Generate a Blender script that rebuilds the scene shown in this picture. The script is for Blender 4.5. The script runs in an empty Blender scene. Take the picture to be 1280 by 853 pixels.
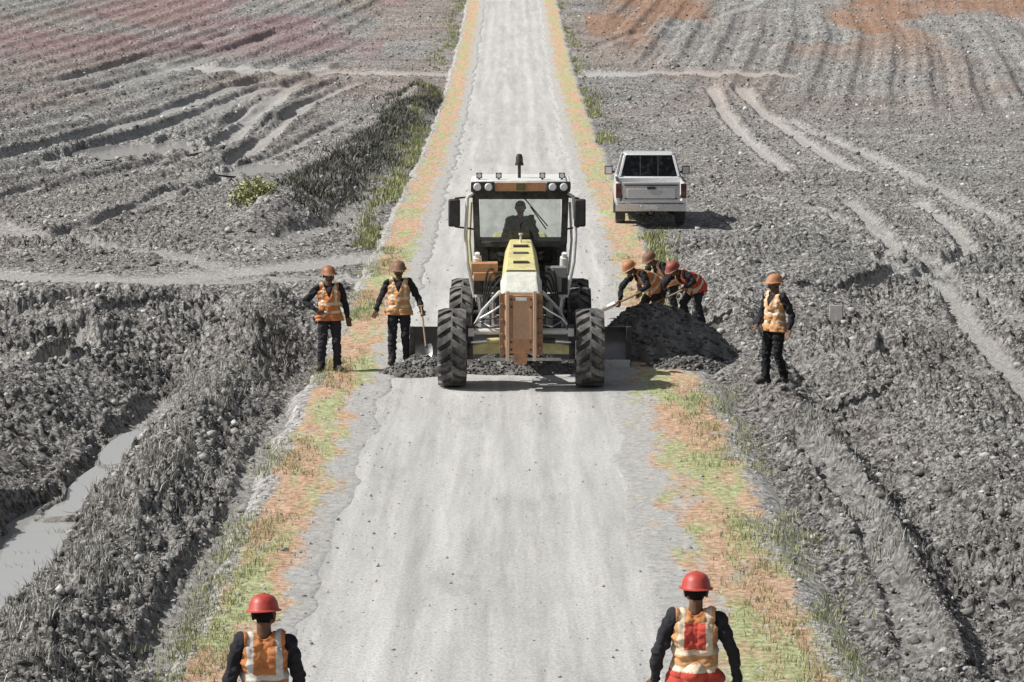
import bpy, bmesh, math, random
import numpy as np
from mathutils import Vector, Matrix

random.seed(7)
rng = np.random.default_rng(7)
SC = bpy.context.scene
COL = SC.collection
R_ = math.radians

# ------------------------------------------------------------------ camera
CAM_H, FPX, CX, CY, HOR = 6.6, 3600.0, 641.0, 426.5, -28.0
PITCH = math.atan((CY - HOR) / FPX)
cam = bpy.data.cameras.new('camera')
cam.sensor_width = 36.0
cam.lens = 36.0 * FPX / 1280.0
cam.clip_end = 8000
camo = bpy.data.objects.new('camera', cam)
COL.objects.link(camo)
camo.location = (0, 0, CAM_H)
camo.rotation_euler = (math.pi / 2 - PITCH, 0, 0)
SC.camera = camo

# ------------------------------------------------------------------ light
W = bpy.data.worlds.new('World'); SC.world = W; W.use_nodes = True
nt = W.node_tree; nt.nodes.clear()
sky = nt.nodes.new('ShaderNodeTexSky'); sky.sky_type = 'NISHITA'; sky.sun_disc = False
SUN_EL, SUN_BACK = R_(46), R_(-5)
sdir = Vector((-math.cos(SUN_EL) * math.cos(SUN_BACK), math.cos(SUN_EL) * math.sin(SUN_BACK), math.sin(SUN_EL)))
sky.sun_elevation = SUN_EL
sky.sun_rotation = math.atan2(sdir.x, sdir.y)
sky.dust_density = 2.0
bg = nt.nodes.new('ShaderNodeBackground'); bg.inputs[1].default_value = 0.07
wo = nt.nodes.new('ShaderNodeOutputWorld')
hs = nt.nodes.new('ShaderNodeHueSaturation'); hs.inputs['Saturation'].default_value = .45   # sky colour muted so shade turns out less blue
nt.links.new(sky.outputs[0], hs.inputs['Color']); nt.links.new(hs.outputs[0], bg.inputs[0]); nt.links.new(bg.outputs[0], wo.inputs[0])
sl = bpy.data.lights.new('sun', 'SUN'); sl.energy = 5.0; sl.angle = R_(0.5); sl.color = (1, 0.975, 0.935)
so = bpy.data.objects.new('sun', sl); COL.objects.link(so)
so.rotation_euler = sdir.to_track_quat('Z', 'Y').to_euler()
SC.view_settings.view_transform = 'Standard'; SC.view_settings.look = 'None'
SC.view_settings.gamma = 1.0; SC.view_settings.exposure = 0.18

# ------------------------------------------------------------------ tagging
def tag(o, label=None, cat=None, group=None, kind=None):
    if label: o['label'] = label
    if cat: o['category'] = cat
    if group: o['group'] = group
    if kind: o['kind'] = kind
    return o

def empty(name, loc, rz=0.0):
    o = bpy.data.objects.new(name, None); COL.objects.link(o)
    o.location = loc; o.rotation_euler = (0, 0, rz); o.empty_display_size = 0.2
    return o

def link_mesh(name, me, parent=None, mats=(), smooth=True):
    o = bpy.data.objects.new(name, me); COL.objects.link(o)
    for m in mats: me.materials.append(m)
    if parent is not None: o.parent = parent
    if smooth:
        me.polygons.foreach_set('use_smooth', np.ones(len(me.polygons), dtype=bool))
    me.update()
    return o

# ------------------------------------------------------------------ materials
MATS = {}
def N(t, kind, **kw):
    n = t.nodes.new(kind)
    for k, v in kw.items():
        if k.startswith('i_'): n.inputs[k[2:]].default_value = v
        else: setattr(n, k, v)
    return n

def base_mat(name):
    m = bpy.data.materials.new(name); m.use_nodes = True
    t = m.node_tree; t.nodes.clear()
    out = t.nodes.new('ShaderNodeOutputMaterial'); b = t.nodes.new('ShaderNodeBsdfPrincipled')
    t.links.new(b.outputs[0], out.inputs[0])
    return m, t, b

def ramp(t, fac, stops, interp='LINEAR'):
    r = t.nodes.new('ShaderNodeValToRGB'); r.color_ramp.interpolation = interp
    e = r.color_ramp.elements
    while len(e) < len(stops): e.new(0.5)
    for q, (p, c) in zip(e, stops):
        q.position = p; q.color = (c[0], c[1], c[2], 1) if not isinstance(c, (int, float)) else (c, c, c, 1)
    t.links.new(fac, r.inputs[0])
    return r.outputs[0]

def mixc(t, fac, a, b, mode='MIX'):
    m = t.nodes.new('ShaderNodeMix'); m.data_type = 'RGBA'; m.blend_type = mode
    for sock, v in ((m.inputs[0], fac), (m.inputs[6], a), (m.inputs[7], b)):
        if hasattr(v, 'is_linked') or hasattr(v, 'links'): t.links.new(v, sock)
        elif isinstance(v, (int, float)): sock.default_value = v
        else: sock.default_value = (v[0], v[1], v[2], 1)
    return m.outputs[2]

def noise(t, scale, detail=6, rough=0.6, vec=None, dist=0.0):
    n = N(t, 'ShaderNodeTexNoise'); n.inputs['Scale'].default_value = scale
    n.inputs['Detail'].default_value = detail; n.inputs['Roughness'].default_value = rough
    n.inputs['Distortion'].default_value = dist
    if vec is not None: t.links.new(vec, n.inputs['Vector'])
    return n.outputs[0]

def objcoord(t, scale=None):
    c = t.nodes.new('ShaderNodeTexCoord')
    if scale is None: return c.outputs['Object']
    mp = t.nodes.new('ShaderNodeMapping'); mp.inputs['Scale'].default_value = scale
    t.links.new(c.outputs['Object'], mp.inputs[0]); return mp.outputs[0]

def bump(t, b, h, strength, dist):
    n = t.nodes.new('ShaderNodeBump'); n.inputs['Strength'].default_value = strength
    n.inputs['Distance'].default_value = dist
    t.links.new(h, n.inputs['Height']); t.links.new(n.outputs[0], b.inputs['Normal'])

def paint(name, col, rough=0.45, metal=0.0, dirt=0.35, dirtcol=(0.22, 0.19, 0.16), scale=4.0, spec=0.5, coat=0.0):
    """painted / moulded surface with blotchy dust and fine wear"""
    if name in MATS: return MATS[name]
    m, t, b = base_mat(name)
    v = objcoord(t)
    n1 = noise(t, scale, 8, 0.65, v); n2 = noise(t, scale * 9, 4, 0.6, v)
    f = ramp(t, n1, [(0.42, 0.0), (0.72, 1.0)])
    mul = t.nodes.new('ShaderNodeMath'); mul.operation = 'MULTIPLY'; mul.inputs[1].default_value = dirt
    t.links.new(f, mul.inputs[0])
    var = ramp(t, n2, [(0.3, [c * 0.8 for c in col]), (0.7, [min(1, c * 1.1) for c in col])])
    t.links.new(mixc(t, mul.outputs[0], var, dirtcol), b.inputs['Base Color'])
    rr = ramp(t, n1, [(0.35, rough), (0.75, min(1, rough + 0.3))])
    t.links.new(rr, b.inputs['Roughness'])
    b.inputs['Metallic'].default_value = metal
    b.inputs['Specular IOR Level'].default_value = spec
    b.inputs['Coat Weight'].default_value = coat
    bump(t, b, n2, 0.15, 0.004)
    MATS[name] = m
    return m

def cloth(name, col, scale=30.0, rough=0.9):
    if name in MATS: return MATS[name]
    m, t, b = base_mat(name)
    v = objcoord(t)
    n1 = noise(t, 7, 5, 0.6, v); n2 = noise(t, scale * 4, 2, 0.5, v)
    c = ramp(t, n1, [(0.3, [x * 0.72 for x in col]), (0.7, [min(1, x * 1.15) for x in col])])
    t.links.new(c, b.inputs['Base Color']); b.inputs['Roughness'].default_value = rough
    b.inputs['Specular IOR Level'].default_value = 0.2
    bump(t, b, n1, 0.5, 0.02)
    MATS[name] = m
    return m

def glass(name, tint=(0.9, 0.92, 0.91), refl=0.12):
    if name in MATS: return MATS[name]
    m = bpy.data.materials.new(name); m.use_nodes = True
    t = m.node_tree; t.nodes.clear()
    out = t.nodes.new('ShaderNodeOutputMaterial')
    tr = t.nodes.new('ShaderNodeBsdfTransparent'); tr.inputs[0].default_value = (*tint, 1)
    gl = t.nodes.new('ShaderNodeBsdfGlossy'); gl.inputs['Roughness'].default_value = 0.02
    lw = t.nodes.new('ShaderNodeFresnel'); lw.inputs[0].default_value = 1.5
    dust = noise(t, 9, 5, 0.6, objcoord(t))
    df = t.nodes.new('ShaderNodeBsdfDiffuse'); df.inputs[0].default_value = (0.45, 0.42, 0.38, 1)
    mx = t.nodes.new('ShaderNodeMixShader'); t.links.new(lw.outputs[0], mx.inputs[0])
    t.links.new(tr.outputs[0], mx.inputs[1]); t.links.new(gl.outputs[0], mx.inputs[2])
    mx2 = t.nodes.new('ShaderNodeMixShader'); t.links.new(ramp(t, dust, [(0.5, 0.0), (0.85, 0.12)]), mx2.inputs[0])
    t.links.new(mx.outputs[0], mx2.inputs[1]); t.links.new(df.outputs[0], mx2.inputs[2])
    t.links.new(mx2.outputs[0], out.inputs[0])
    MATS[name] = m
    return m

# ------------------------------------------------------------------ value noise / heights (numpy)
TAB = np.random.default_rng(3).random((256, 256))
def vn(x, y, s=0):
    x = np.asarray(x, float) + s * 13.37; y = np.asarray(y, float) + s * 7.91
    xi = np.floor(x).astype(int); yi = np.floor(y).astype(int)
    fx = x - xi; fy = y - yi
    fx = fx * fx * (3 - 2 * fx); fy = fy * fy * (3 - 2 * fy)
    a = TAB[xi & 255, yi & 255]; b = TAB[(xi + 1) & 255, yi & 255]
    c = TAB[xi & 255, (yi + 1) & 255]; d = TAB[(xi + 1) & 255, (yi + 1) & 255]
    return (a * (1 - fx) + b * fx) * (1 - fy) + (c * (1 - fx) + d * fx) * fy - 0.5

def fbm(x, y, s=0, o=4, g=0.5):
    r = 0; a = 1.0
    x = np.asarray(x, float); y = np.asarray(y, float)
    for k in range(o):
        r = r + a * vn(x, y, s + k * 3); x = x * 2.03; y = y * 2.03; a *= g
    return r

def sst(a, b, x):
    t = np.clip((np.asarray(x, float) - a) / (b - a), 0, 1)
    return t * t * (3 - 2 * t)

def gs(u): return np.exp(-u * u)

def rise(y):
    y = np.asarray(y, float)
    k = 0.00028
    q = np.where(y < 85, 0, k * (np.minimum(y, 215) - 85) ** 2)
    sl_ = 2 * k * 130
    q = q + sl_ * np.clip(y - 215, 0, 205)
    return q + sl_ * 150 * (1 - np.exp(-np.clip(y - 420, 0, None) / 150))

def at(px, py, z=None):
    """pixel of the reference -> world point on the ground profile (or at height z)"""
    cp, sp = math.cos(PITCH), math.sin(PITCH)
    u = (px - CX) / FPX; v = (py - CY) / FPX
    dx, dy, dz = u, cp - v * sp * 1.0, -sp - v * cp
    if z is not None:
        k = (z - CAM_H) / dz
        return dx * k, dy * k
    Y = 10.0
    lo, hi = 5.0, 420.0
    f = lambda Y: CAM_H + dz / dy * Y - float(rise(Y))
    for _ in range(60):
        mid = (lo + hi) / 2
        if f(mid) > 0: lo = mid
        else: hi = mid
    return dx / dy * lo, lo

PUDDLES = [(-5.82, 33.3, .42, 2.9, .02), (-5.58, 38.2, .24, 1.5, .02), (-5.62, 41.2, .2, 1.1, .0),
           (-8.05, 50.7, .38, 1.8, -.05), (-13.9, 109, 1.7, 4.2, .1), (-8.4, 99.5, 1.3, 2.6, .1),
           (6.6, 49.5, .30, .9, .1)]
def ell(p, x, y):
    cx, cy, rx, ry, a = p
    u = (x - cx) * math.cos(a) - (y - cy) * math.sin(a)
    v = (x - cx) * math.sin(a) + (y - cy) * math.cos(a)
    return np.sqrt((u / rx) ** 2 + (v / ry) ** 2)
def pud_level(p): return float(rise(p[1])) - (0.16 if p[1] < 60 else 0.06)

def P(*pts): return [at(a, b) for a, b in pts]
TRACKS = [  # (pixel polyline as worn wheel ruts, half width m, depth m, paleness)
    (P((-40, 205), (110, 168), (205, 140), (290, 108), (400, 86), (500, 92)), .30, .10, .8),
    (P((-40, 228), (100, 190), (230, 150), (330, 110), (420, 96)), .28, .10, .7),
    (P((200, 212), (275, 180), (355, 118), (400, 100)), .30, .12, .95),
    (P((272, 213), (310, 190), (380, 132), (440, 104)), .30, .12, .9),
    (P((100, 290), (150, 265), (220, 235), (300, 225)), .22, .08, .6),
    (P((235, 85), (330, 88), (440, 91), (565, 93)), 1.25, .04, .95),
    (P((725, 93), (850, 91), (960, 92)), 1.25, .04, .95),
    (P((890, 108), (905, 138), (930, 170), (985, 214)), .24, .10, .95),
    (P((925, 108), (945, 132), (1000, 172), (1070, 214)), .26, .09, .9),
    (P((1060, 248), (1090, 276), (1115, 306), (1110, 330)), .24, .08, .85),
    (P((1145, 250), (1190, 282), (1212, 312), (1190, 332), (1120, 352), (1060, 372), (1005, 396)), .22, .08, .9),
    (P((1175, 352), (1205, 395), (1245, 440), (1300, 500)), .26, .07, 1.0),
    (P((-60, 338), (60, 346), (200, 348), (330, 336), (440, 322), (520, 318)), 1.0, .05, 1.0),
    (P((-60, 268), (40, 294), (130, 300), (215, 312), (270, 332), (300, 342)), .5, .06, .75),
    (P((-40, 372), (120, 362), (260, 352), (400, 345), (470, 350)), .6, .05, .8),
    (P((-40, 520), (55, 484), (120, 452), (180, 424)), .22, .09, .85),
    (P((225, 478), (180, 512), (150, 540), (60, 640), (-30, 720)), .26, .10, .7),
    (P((940, 460), (1050, 440), (1180, 452), (1300, 470)), .35, .04, .45),
    (P((-40, 120), (90, 96), (190, 70), (300, 40)), .3, .12, .6),
    (P((-40, 148), (120, 112), (240, 78), (350, 40)), .3, .12, .55),
    (P((-40, 262), (60, 228), (160, 205), (260, 170), (345, 120), (370, 104)), .28, .10, .75),
    (P((60, 300), (160, 262), (250, 236), (330, 200), (430, 150)), .28, .10, .6),
    (P((20, 400), (150, 388), (260, 376), (340, 366), (400, 372)), .3, .06, .7),
    (P((-20, 455), (60, 430), (140, 405), (230, 392)), .3, .08, .8),
    (P((380, 490), (330, 560), (280, 660), (215, 770), (190, 830)), .2, .04, .55),
    (P((745, 60), (800, 40), (900, 20), (980, -10)), .3, .08, .5),
    (P((985, 150), (1080, 190), (1180, 240), (1300, 300)), .25, .08, .7),
    (P((950, 245), (1040, 270), (1150, 320), (1300, 420)), .25, .07, .6),
    (P((910, 330), (1000, 322), (1100, 335), (1210, 372)), .3, .06, .6),
    (P((1000, 560), (1070, 640), (1130, 760), (1160, 840)), .22, .07, .45),
    (P((470, 235), (420, 285), (360, 300), (250, 312)), .5, .05, .5),
]
def polydist(x, y, pts):
    d = np.full(x.shape, 1e9)
    for (x0, y0), (x1, y1) in zip(pts[:-1], pts[1:]):
        vx, vy = x1 - x0, y1 - y0; L = vx * vx + vy * vy + 1e-9
        t = np.clip(((x - x0) * vx + (y - y0) * vy) / L, 0, 1)
        d = np.minimum(d, np.hypot(x - x0 - t * vx, y - y0 - t * vy))
    return d

def track_mask(x, y):
    m = np.zeros(x.shape); dep = np.zeros(x.shape); lip = np.zeros(x.shape)
    wob = fbm(x * .35, y * .35, 21, 3)
    for pts, hw, de, pale in TRACKS:
        ax = np.array(pts); lo = ax.min(0) - 4; hi = ax.max(0) + 4
        s = (x > lo[0]) & (x < hi[0]) & (y > lo[1]) & (y < hi[1])
        if not s.any(): continue
        hw2 = hw * (1 + np.clip((y[s] - 60) / 160, 0, 1))
        d = polydist(x[s], y[s], pts) + wob[s] * .14
        k = 1 - sst(hw2 * .55, hw2 * 1.15, np.abs(d))
        m[s] = np.maximum(m[s], k * pale); dep[s] = np.maximum(dep[s], k * de)
        lip[s] = np.maximum(lip[s], de * .8 * gs((np.abs(d) - hw2 * 1.45) / (hw2 * .35)))
    return m, dep, lip

PILE = (2.6, 50.0)
def H(x, y, full=True):
    x = np.asarray(x, float); y = np.asarray(y, float)
    ax = np.abs(x)
    edge = sst(3.0, 3.9, ax)
    off = edge.copy()
    flatp = gs(np.maximum(np.abs(x - 3.9) - 1.2, 0) / .6) * gs(np.maximum(np.abs(y - 79.8) - 4, 0) / 2)   # pull-off under the pickup
    near = 1 - sst(52, 60, y)
    n1 = fbm(x * .45, y * .35, 1, 4); n2 = fbm(x * 1.6, y * 1.3, 5, 4); n3 = fbm(x * 7.5, y * 6, 9, 4, .6)
    calm = 1 - .62 * sst(70, 92, y)              # tilled fields lie smoother than the dug-up ground by the road
    h = (n1 * .25 + n2 * .13) * calm
    clod = (np.abs(n3) * .26 - .045) * (.25 + 1.3 * np.clip(vn(x * .4, y * .3, 40) + .5, 0, 1)) * (.35 + .65 * calm)
    h = h + clod
    L = x < 0
    # left bank and ditch in front
    wob = vn(y * .25, 0 * y, 50) * .5
    h = h + np.where(L, near * (.42 * gs((x + 4.55 + wob * .5) / .55) - .32 * gs((x + 5.72 + wob * .25) / .42) + .5 * gs((x + 7.5 + wob) / .95)), 0)
    # spoil heaps by the side track
    h = h + np.where(L, .48 * gs((y - 57.0) / 1.8) * sst(-4.0, -5.2, x) * (.6 + 1.0 * (vn(x * .5, y * .3, 33) + .5)), 0)
    h = h + np.where(L, .55 * gs((x + 5.2) / 1.0) * gs((y - 50.5) / 2.6), 0)
    # long berm beyond the side track
    xc = -6.6 + 2.2 * np.clip((y - 72) / 60, 0, 1)
    h = h + np.where(L, .8 * gs((x - xc) / .9) * sst(71, 76, y) * (1 - sst(140, 150, y)) * (.7 + .8 * vn(y * .3, x * .2, 60)), 0)
    # right: ragged edge ridge, hollow and heaps
    h = h + np.where(~L, near * (.34 * gs((x - 4.25 - wob * .6) / .42) - .22 * gs((x - 5.0 - wob * .5) / .4) + .25 * gs((x - 6.6) / .9)), 0)
    h = h + np.where(~L, (.55 * gs((x - 5.2) / 1.2) * gs((y - 57) / 3.0) + .45 * gs((x - 6.8) / 1.6) * gs((y - 64) / 4.0) + .4 * gs((x - 4.6) / .8) * gs((y - 64) / 4)), 0)
    # side track level
    st = gs(np.maximum(np.abs(y - 66 - x * .15) - 2.2, 0) / 1.1) * (x < -2)
    h = h * (1 - .85 * st)
    # ploughed strips in the far fields
    far = sst(110, 135, y)
    ph = (x - (y - 150) * .12) * (2 * math.pi / 2.1) + vn(x * .1, y * .05, 70) * 3
    farL = np.where(L, sst(84, 92, y) * sst(8.5, 10.5, ax), far)
    h = h + farL * (np.where(L, .21, .17) * np.sin(ph) + .05 * np.sin(ph * 3 + 1)) * sst(5.5, 8, ax) * np.clip(.7 + 1.2 * vn(x * .08, y * .03, 72), .25, 1.2)
    h = h * (1 - .9 * flatp)
    tm, dep, lip = track_mask(x, y)
    keep = 1 - .75 * np.clip(tm, 0, 1)
    h = h * keep - dep * 1.4 + lip * 1.0
    h = h * off - .035 * (1 - off) - .02
    z = rise(y) + h
    for p in PUDDLES:
        e = ell(p, x, y) + n2 * .8 + vn(x * 2.4, y * 1.1, 66) * .8
        z = z + .12 * gs((e - 1.5) / .22) * (e < 3)
        k = 1 - sst(1.0, 1.7, e)
        z = z * (1 - k) + (pud_level(p) - .05) * k
    # heap beside the grader's blade gathers on firm ground
    k = gs(np.hypot(x - PILE[0], y - PILE[1]) / 2.2)
    z = z * (1 - k) + (rise(y) - .02) * k
    return (z, tm) if full else z

def hz(x, y): return float(H(np.array([float(x)]), np.array([float(y)]), False)[0])

# ------------------------------------------------------------------ ground sheet
def grid_mesh(name, X, Y, Z, mat, attrs=None, kind='structure', smooth=True):
    nr, nc = X.shape
    me = bpy.data.meshes.new(name)
    co = np.stack([X, Y, Z], -1).reshape(-1, 3).astype(np.float32)
    i = np.arange(nr * nc).reshape(nr, nc)
    q = np.stack([i[:-1, :-1], i[:-1, 1:], i[1:, 1:], i[1:, :-1]], -1).reshape(-1, 4)
    me.vertices.add(len(co)); me.vertices.foreach_set('co', co.ravel())
    me.loops.add(q.size); me.loops.foreach_set('vertex_index', q.ravel().astype(np.int32))
    me.polygons.add(len(q)); me.polygons.foreach_set('loop_start', np.arange(0, q.size, 4, dtype=np.int32))
    me.polygons.foreach_set('loop_total', np.full(len(q), 4, dtype=np.int32))
    me.update(calc_edges=True)
    for k, a in (attrs or {}).items():
        at_ = me.attributes.new(k, 'FLOAT', 'POINT'); at_.data.foreach_set('value', a.ravel().astype(np.float32))
    o = link_mesh(name, me, None, [mat], smooth)
    if kind: o['kind'] = kind
    return o

def attr(t, name):
    n = t.nodes.new('ShaderNodeAttribute'); n.attribute_name = name; return n.outputs['Fac']

def soil_material():
    m, t, b = base_mat('soil')
    v = objcoord(t)
    # coarser grain where the sheet was churned: two grain sizes mixed
    g1 = noise(t, 9.0, 12, 0.78, v); g2 = noise(t, 2.2, 10, 0.75, v); g3 = noise(t, .35, 6, 0.6, v)
    a = ramp(t, g1, [(0.42, (.025, .024, .023)), (0.49, (.27, .262, .248)), (0.56, (.80, .782, .745))])
    bb = ramp(t, g2, [(0.38, (.07, .068, .064)), (0.49, (.31, .302, .286)), (0.62, (.66, .643, .61))])
    c = mixc(t, .25, a, bb)
    big = ramp(t, g3, [(0.35, .78), (0.65, 1.25)])
    c = mixc(t, 1.0, c, big, 'MULTIPLY')
    pale = ramp(t, g1, [(0.36, (.42, .41, .388)), (0.58, (.72, .704, .672))])
    c = mixc(t, attr(t, 'track'), c, pale)
    warm = mixc(t, .65, c, (.42, .20, .09), 'MIX'); rosy = mixc(t, .55, c, (.36, .13, .14), 'MIX')
    c = mixc(t, attr(t, 'warm'), c, warm); c = mixc(t, attr(t, 'rosy'), c, rosy)
    t.links.new(c, b.inputs['Base Color'])
    b.inputs['Roughness'].default_value = .95; b.inputs['Specular IOR Level'].default_value = .15
    ad = t.nodes.new('ShaderNodeMath'); ad.operation = 'ADD'
    t.links.new(g1, ad.inputs[0]); t.links.new(g2, ad.inputs[1])
    bump(t, b, ad.outputs[0], 1.0, .2)
    return m
SOIL = soil_material()

d_in = np.exp(np.linspace(math.log(17), math.log(300), 1150))
d_rows = np.concatenate([[-600, -200, -60, -10, 5, 12], d_in, np.linspace(304, 430, 40), np.geomspace(450, 4000, 16)])
tcol = np.linspace(-1, 1, 800)
out_t = np.geomspace(1.06, 40, 18)
tcol = np.concatenate([-out_t[::-1], tcol, out_t])
Dg, Tg = np.meshgrid(d_rows, tcol, indexing='ij')
hw = np.clip(.19 * Dg + 2.5, 7, 90)
Xg = Tg * hw
Zg, TM = H(Xg, Dg)
wild = (np.abs(Tg) > 1.05)
blot = fbm(Xg * .12, Dg * .06, 90, 3)
warm = sst(.0, .35, fbm(Xg * .16, Dg * .05, 95, 3) + .12) * (.7 * sst(165, 195, Dg) * (Xg > 5) + .2 * sst(120, 150, Dg) + .06)
rosy = sst(.0, .3, fbm(Xg * .15, Dg * .05, 99, 3) + .10) * (.62 * sst(160, 180, Dg) * (Xg < -8) + .05)
ground = grid_mesh('ground', Xg, Dg, Zg, SOIL, {'track': TM, 'warm': warm, 'rosy': rosy})

# ------------------------------------------------------------------ road, paving, verges
def road_material(name, lo, mid, hi, streak):
    m, t, b = base_mat(name)
    s = noise(t, 1.0, 7, .65, objcoord(t, (1.7, .07, 1))); bl = noise(t, .55, 7, .65, objcoord(t))
    fine = noise(t, 28, 6, .75, objcoord(t)); ci = noise(t, 1.0, 8, .7, objcoord(t, (5, .25, 1)))
    c = ramp(t, bl, [(.3, mid), (.52, [x * .5 + y * .5 for x, y in zip(mid, hi)]), (.7, hi)])
    c = mixc(t, streak, c, ramp(t, s, [(.35, lo), (.5, mid), (.66, hi)]))
    c = mixc(t, .35, c, ramp(t, ci, [(.35, lo), (.65, hi)]))
    sx = t.nodes.new('ShaderNodeSeparateXYZ'); t.links.new(objcoord(t), sx.inputs[0])
    wv = N(t, 'ShaderNodeTexWave'); wv.wave_type = 'BANDS'; wv.bands_direction = 'X'
    wv.inputs['Scale'].default_value = .55; wv.inputs['Distortion'].default_value = 2.2; wv.inputs['Detail'].default_value = 4
    t.links.new(objcoord(t, (1, .05, 1)), wv.inputs['Vector'])
    c = mixc(t, .32, c, ramp(t, wv.outputs[1], [(.1, .84), (.55, 1.0), (.95, 1.12)]), 'MULTIPLY')
    st = noise(t, 1.0, 9, .75, objcoord(t, (.9, .22, 1)))
    c = mixc(t, ramp(t, st, [(.57, 0.0), (.66, .5)]), c, lo)
    c = mixc(t, .6, c, ramp(t, fine, [(.38, .58), (.5, .98), (.62, 1.2)]), 'MULTIPLY')
    t.links.new(c, b.inputs['Base Color']); b.inputs['Roughness'].default_value = .9
    b.inputs['Specular IOR Level'].default_value = .2
    ad = t.nodes.new('ShaderNodeMath'); ad.operation = 'ADD'
    t.links.new(fine, ad.inputs[0]); t.links.new(bl, ad.inputs[1])
    bump(t, b, ad.outputs[0], .5, .03)
    return m
PAVE = road_material('pavement surface', (.27, .265, .253), (.43, .423, .408), (.58, .572, .55), .7)
GRAV = road_material('gravel surface', (.31, .303, .29), (.45, .44, .42), (.58, .567, .54), .6)

def strip(name, y0, y1, ny, x0, x1, nx, zfun, mat, ragged=0.0, seed=0, dy=None):
    yy = np.geomspace(y0, y1, ny) if y0 > 0 else np.linspace(y0, y1, ny)
    u = np.linspace(0, 1, nx)
    Y, U = np.meshgrid(yy, u, indexing='ij')
    xa = (x0(Y) if callable(x0) else x0) + ragged * fbm(Y * .9, Y * 0, seed, 4)
    xb = (x1(Y) if callable(x1) else x1) + ragged * fbm(Y * .9, Y * 0 + 9, seed + 5, 4)
    X = xa + (xb - xa) * U
    if dy is not None: Y = Y + dy(X, Y)
    return grid_mesh(name, X, Y, zfun(X, Y, U), mat)

def road_z(X, Y, U):
    e = np.minimum(U, 1 - U)
    return rise(Y) + .03 + .02 * fbm(X * 1.2, Y * .8, 120, 3) - .03 * (1 - sst(0, .02, e)) + .012 * sst(.5, 0, np.abs(np.abs(X) - 1.0))
road = strip('road', 46.4, 430, 700, -2.75, 2.85, 60, road_z, GRAV)
def pave_z(X, Y, U):
    e = np.minimum(U, 1 - U)
    z = .062 + .006 * fbm(X * .9, Y * .5, 130, 3)
    z = np.where(Y > 46.95, z - .1, z)
    return z - .12 * (1 - sst(0, .015, e))
yy = np.concatenate([[-300, -60, 8, 14], np.linspace(18, 46.9, 200), [46.96]])
u = np.linspace(0, 1, 60)
Y, U = np.meshgrid(yy, u, indexing='ij')
X = -2.95 + 6.1 * U
Y2 = Y + np.where(Y > 46, .05 * fbm(X * 1.5, X * 0, 140, 3), 0)
pave = grid_mesh('paved_road', X, Y2, np.where(Y > 46.93, -.03, pave_z(X, Y, U)), PAVE)

def verge_material():
    m, t, b = base_mat('verge soil and moss')
    p1 = noise(t, 1.0, 6, .68, objcoord(t, (1.5, .28, 1))); p2 = noise(t, 1.0, 6, .7, objcoord(t, (1.1, .4, 1)))
    fine = noise(t, 11, 12, .8, objcoord(t)); blo = noise(t, 1.0, 8, .72, objcoord(t, (2.2, .8, 1)))
    orange = ramp(t, fine, [(.37, (.27, .15, .09)), (.5, (.54, .355, .235)), (.62, (.76, .57, .43))])
    green = ramp(t, fine, [(.37, (.15, .16, .065)), (.5, (.40, .42, .215)), (.62, (.65, .66, .43))])
    grey = ramp(t, fine, [(.37, (.31, .304, .29)), (.5, (.44, .432, .414)), (.62, (.56, .55, .527))])
    earth = ramp(t, fine, [(.38, (.06, .058, .054)), (.49, (.32, .312, .295)), (.6, (.68, .662, .63))])
    c = mixc(t, ramp(t, p1, [(.47, 0.0), (.57, 1.0)]), orange, green)
    c = mixc(t, ramp(t, p2, [(.58, 0.0), (.68, .7)]), c, grey)
    # thins out raggedly toward the carriageway and the field
    ad = t.nodes.new('ShaderNodeMath'); ad.operation = 'ADD'
    sc = t.nodes.new('ShaderNodeMath'); sc.operation = 'MULTIPLY_ADD'; sc.inputs[1].default_value = 2.2; sc.inputs[2].default_value = -1.1
    t.links.new(blo, sc.inputs[0]); t.links.new(sc.outputs[0], ad.inputs[0]); t.links.new(attr(t, 'bare'), ad.inputs[1])
    c = mixc(t, ramp(t, ad.outputs[0], [(.38, 0.0), (.62, 1.0)]), c, grey)
    a2 = t.nodes.new('ShaderNodeMath'); a2.operation = 'ADD'
    t.links.new(sc.outputs[0], a2.inputs[0]); t.links.new(attr(t, 'outer'), a2.inputs[1])
    c = mixc(t, ramp(t, a2.outputs[0], [(.40, 0.0), (.60, 1.0)]), c, earth)
    t.links.new(c, b.inputs['Base Color']); b.inputs['Roughness'].default_value = .95
    b.inputs['Specular IOR Level'].default_value = .15
    bump(t, b, fine, .8, .06)
    return m
VERGE = verge_material()
def verge(x0, x1, seed):
    yy = np.geomspace(17, 330, 900); u = np.linspace(0, 1, 26)
    Y, U = np.meshgrid(yy, u, indexing='ij')
    xa = x0(Y) + .25 * fbm(Y * .7, Y * 0, seed, 4); xb = x1(Y) + .25 * fbm(Y * .7, Y * 0 + 9, seed + 5, 4)
    X = xa + (xb - xa) * U
    inner = np.where(X < 0, 1 - U, U)
    base = np.where(Y < 46.9, .066, .05)
    Z = rise(Y) + base + .05 * np.abs(fbm(X * 3.5, Y * 2.5, 150, 4)) * sst(0, .3, inner) - .05 * (1 - sst(0, .05, inner)) - .30 * sst(.7, 1, inner)
    bare = np.clip(1 - inner / .5, 0, 1) * 1.05
    return grid_mesh('road_verge', X, Y, Z, VERGE, {'bare': bare, 'outer': np.clip((inner - .55) / .3, 0, 1) * 1.2})
verge(lambda y: -3.75 + .2 * sst(60, 20, y), lambda y: -1.95 - .12 * sst(40, 25, y), 160)
verge(lambda y: 1.35 + .55 * sst(45, 65, y), lambda y: 3.85 + .1 * sst(60, 90, y), 175)

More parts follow.
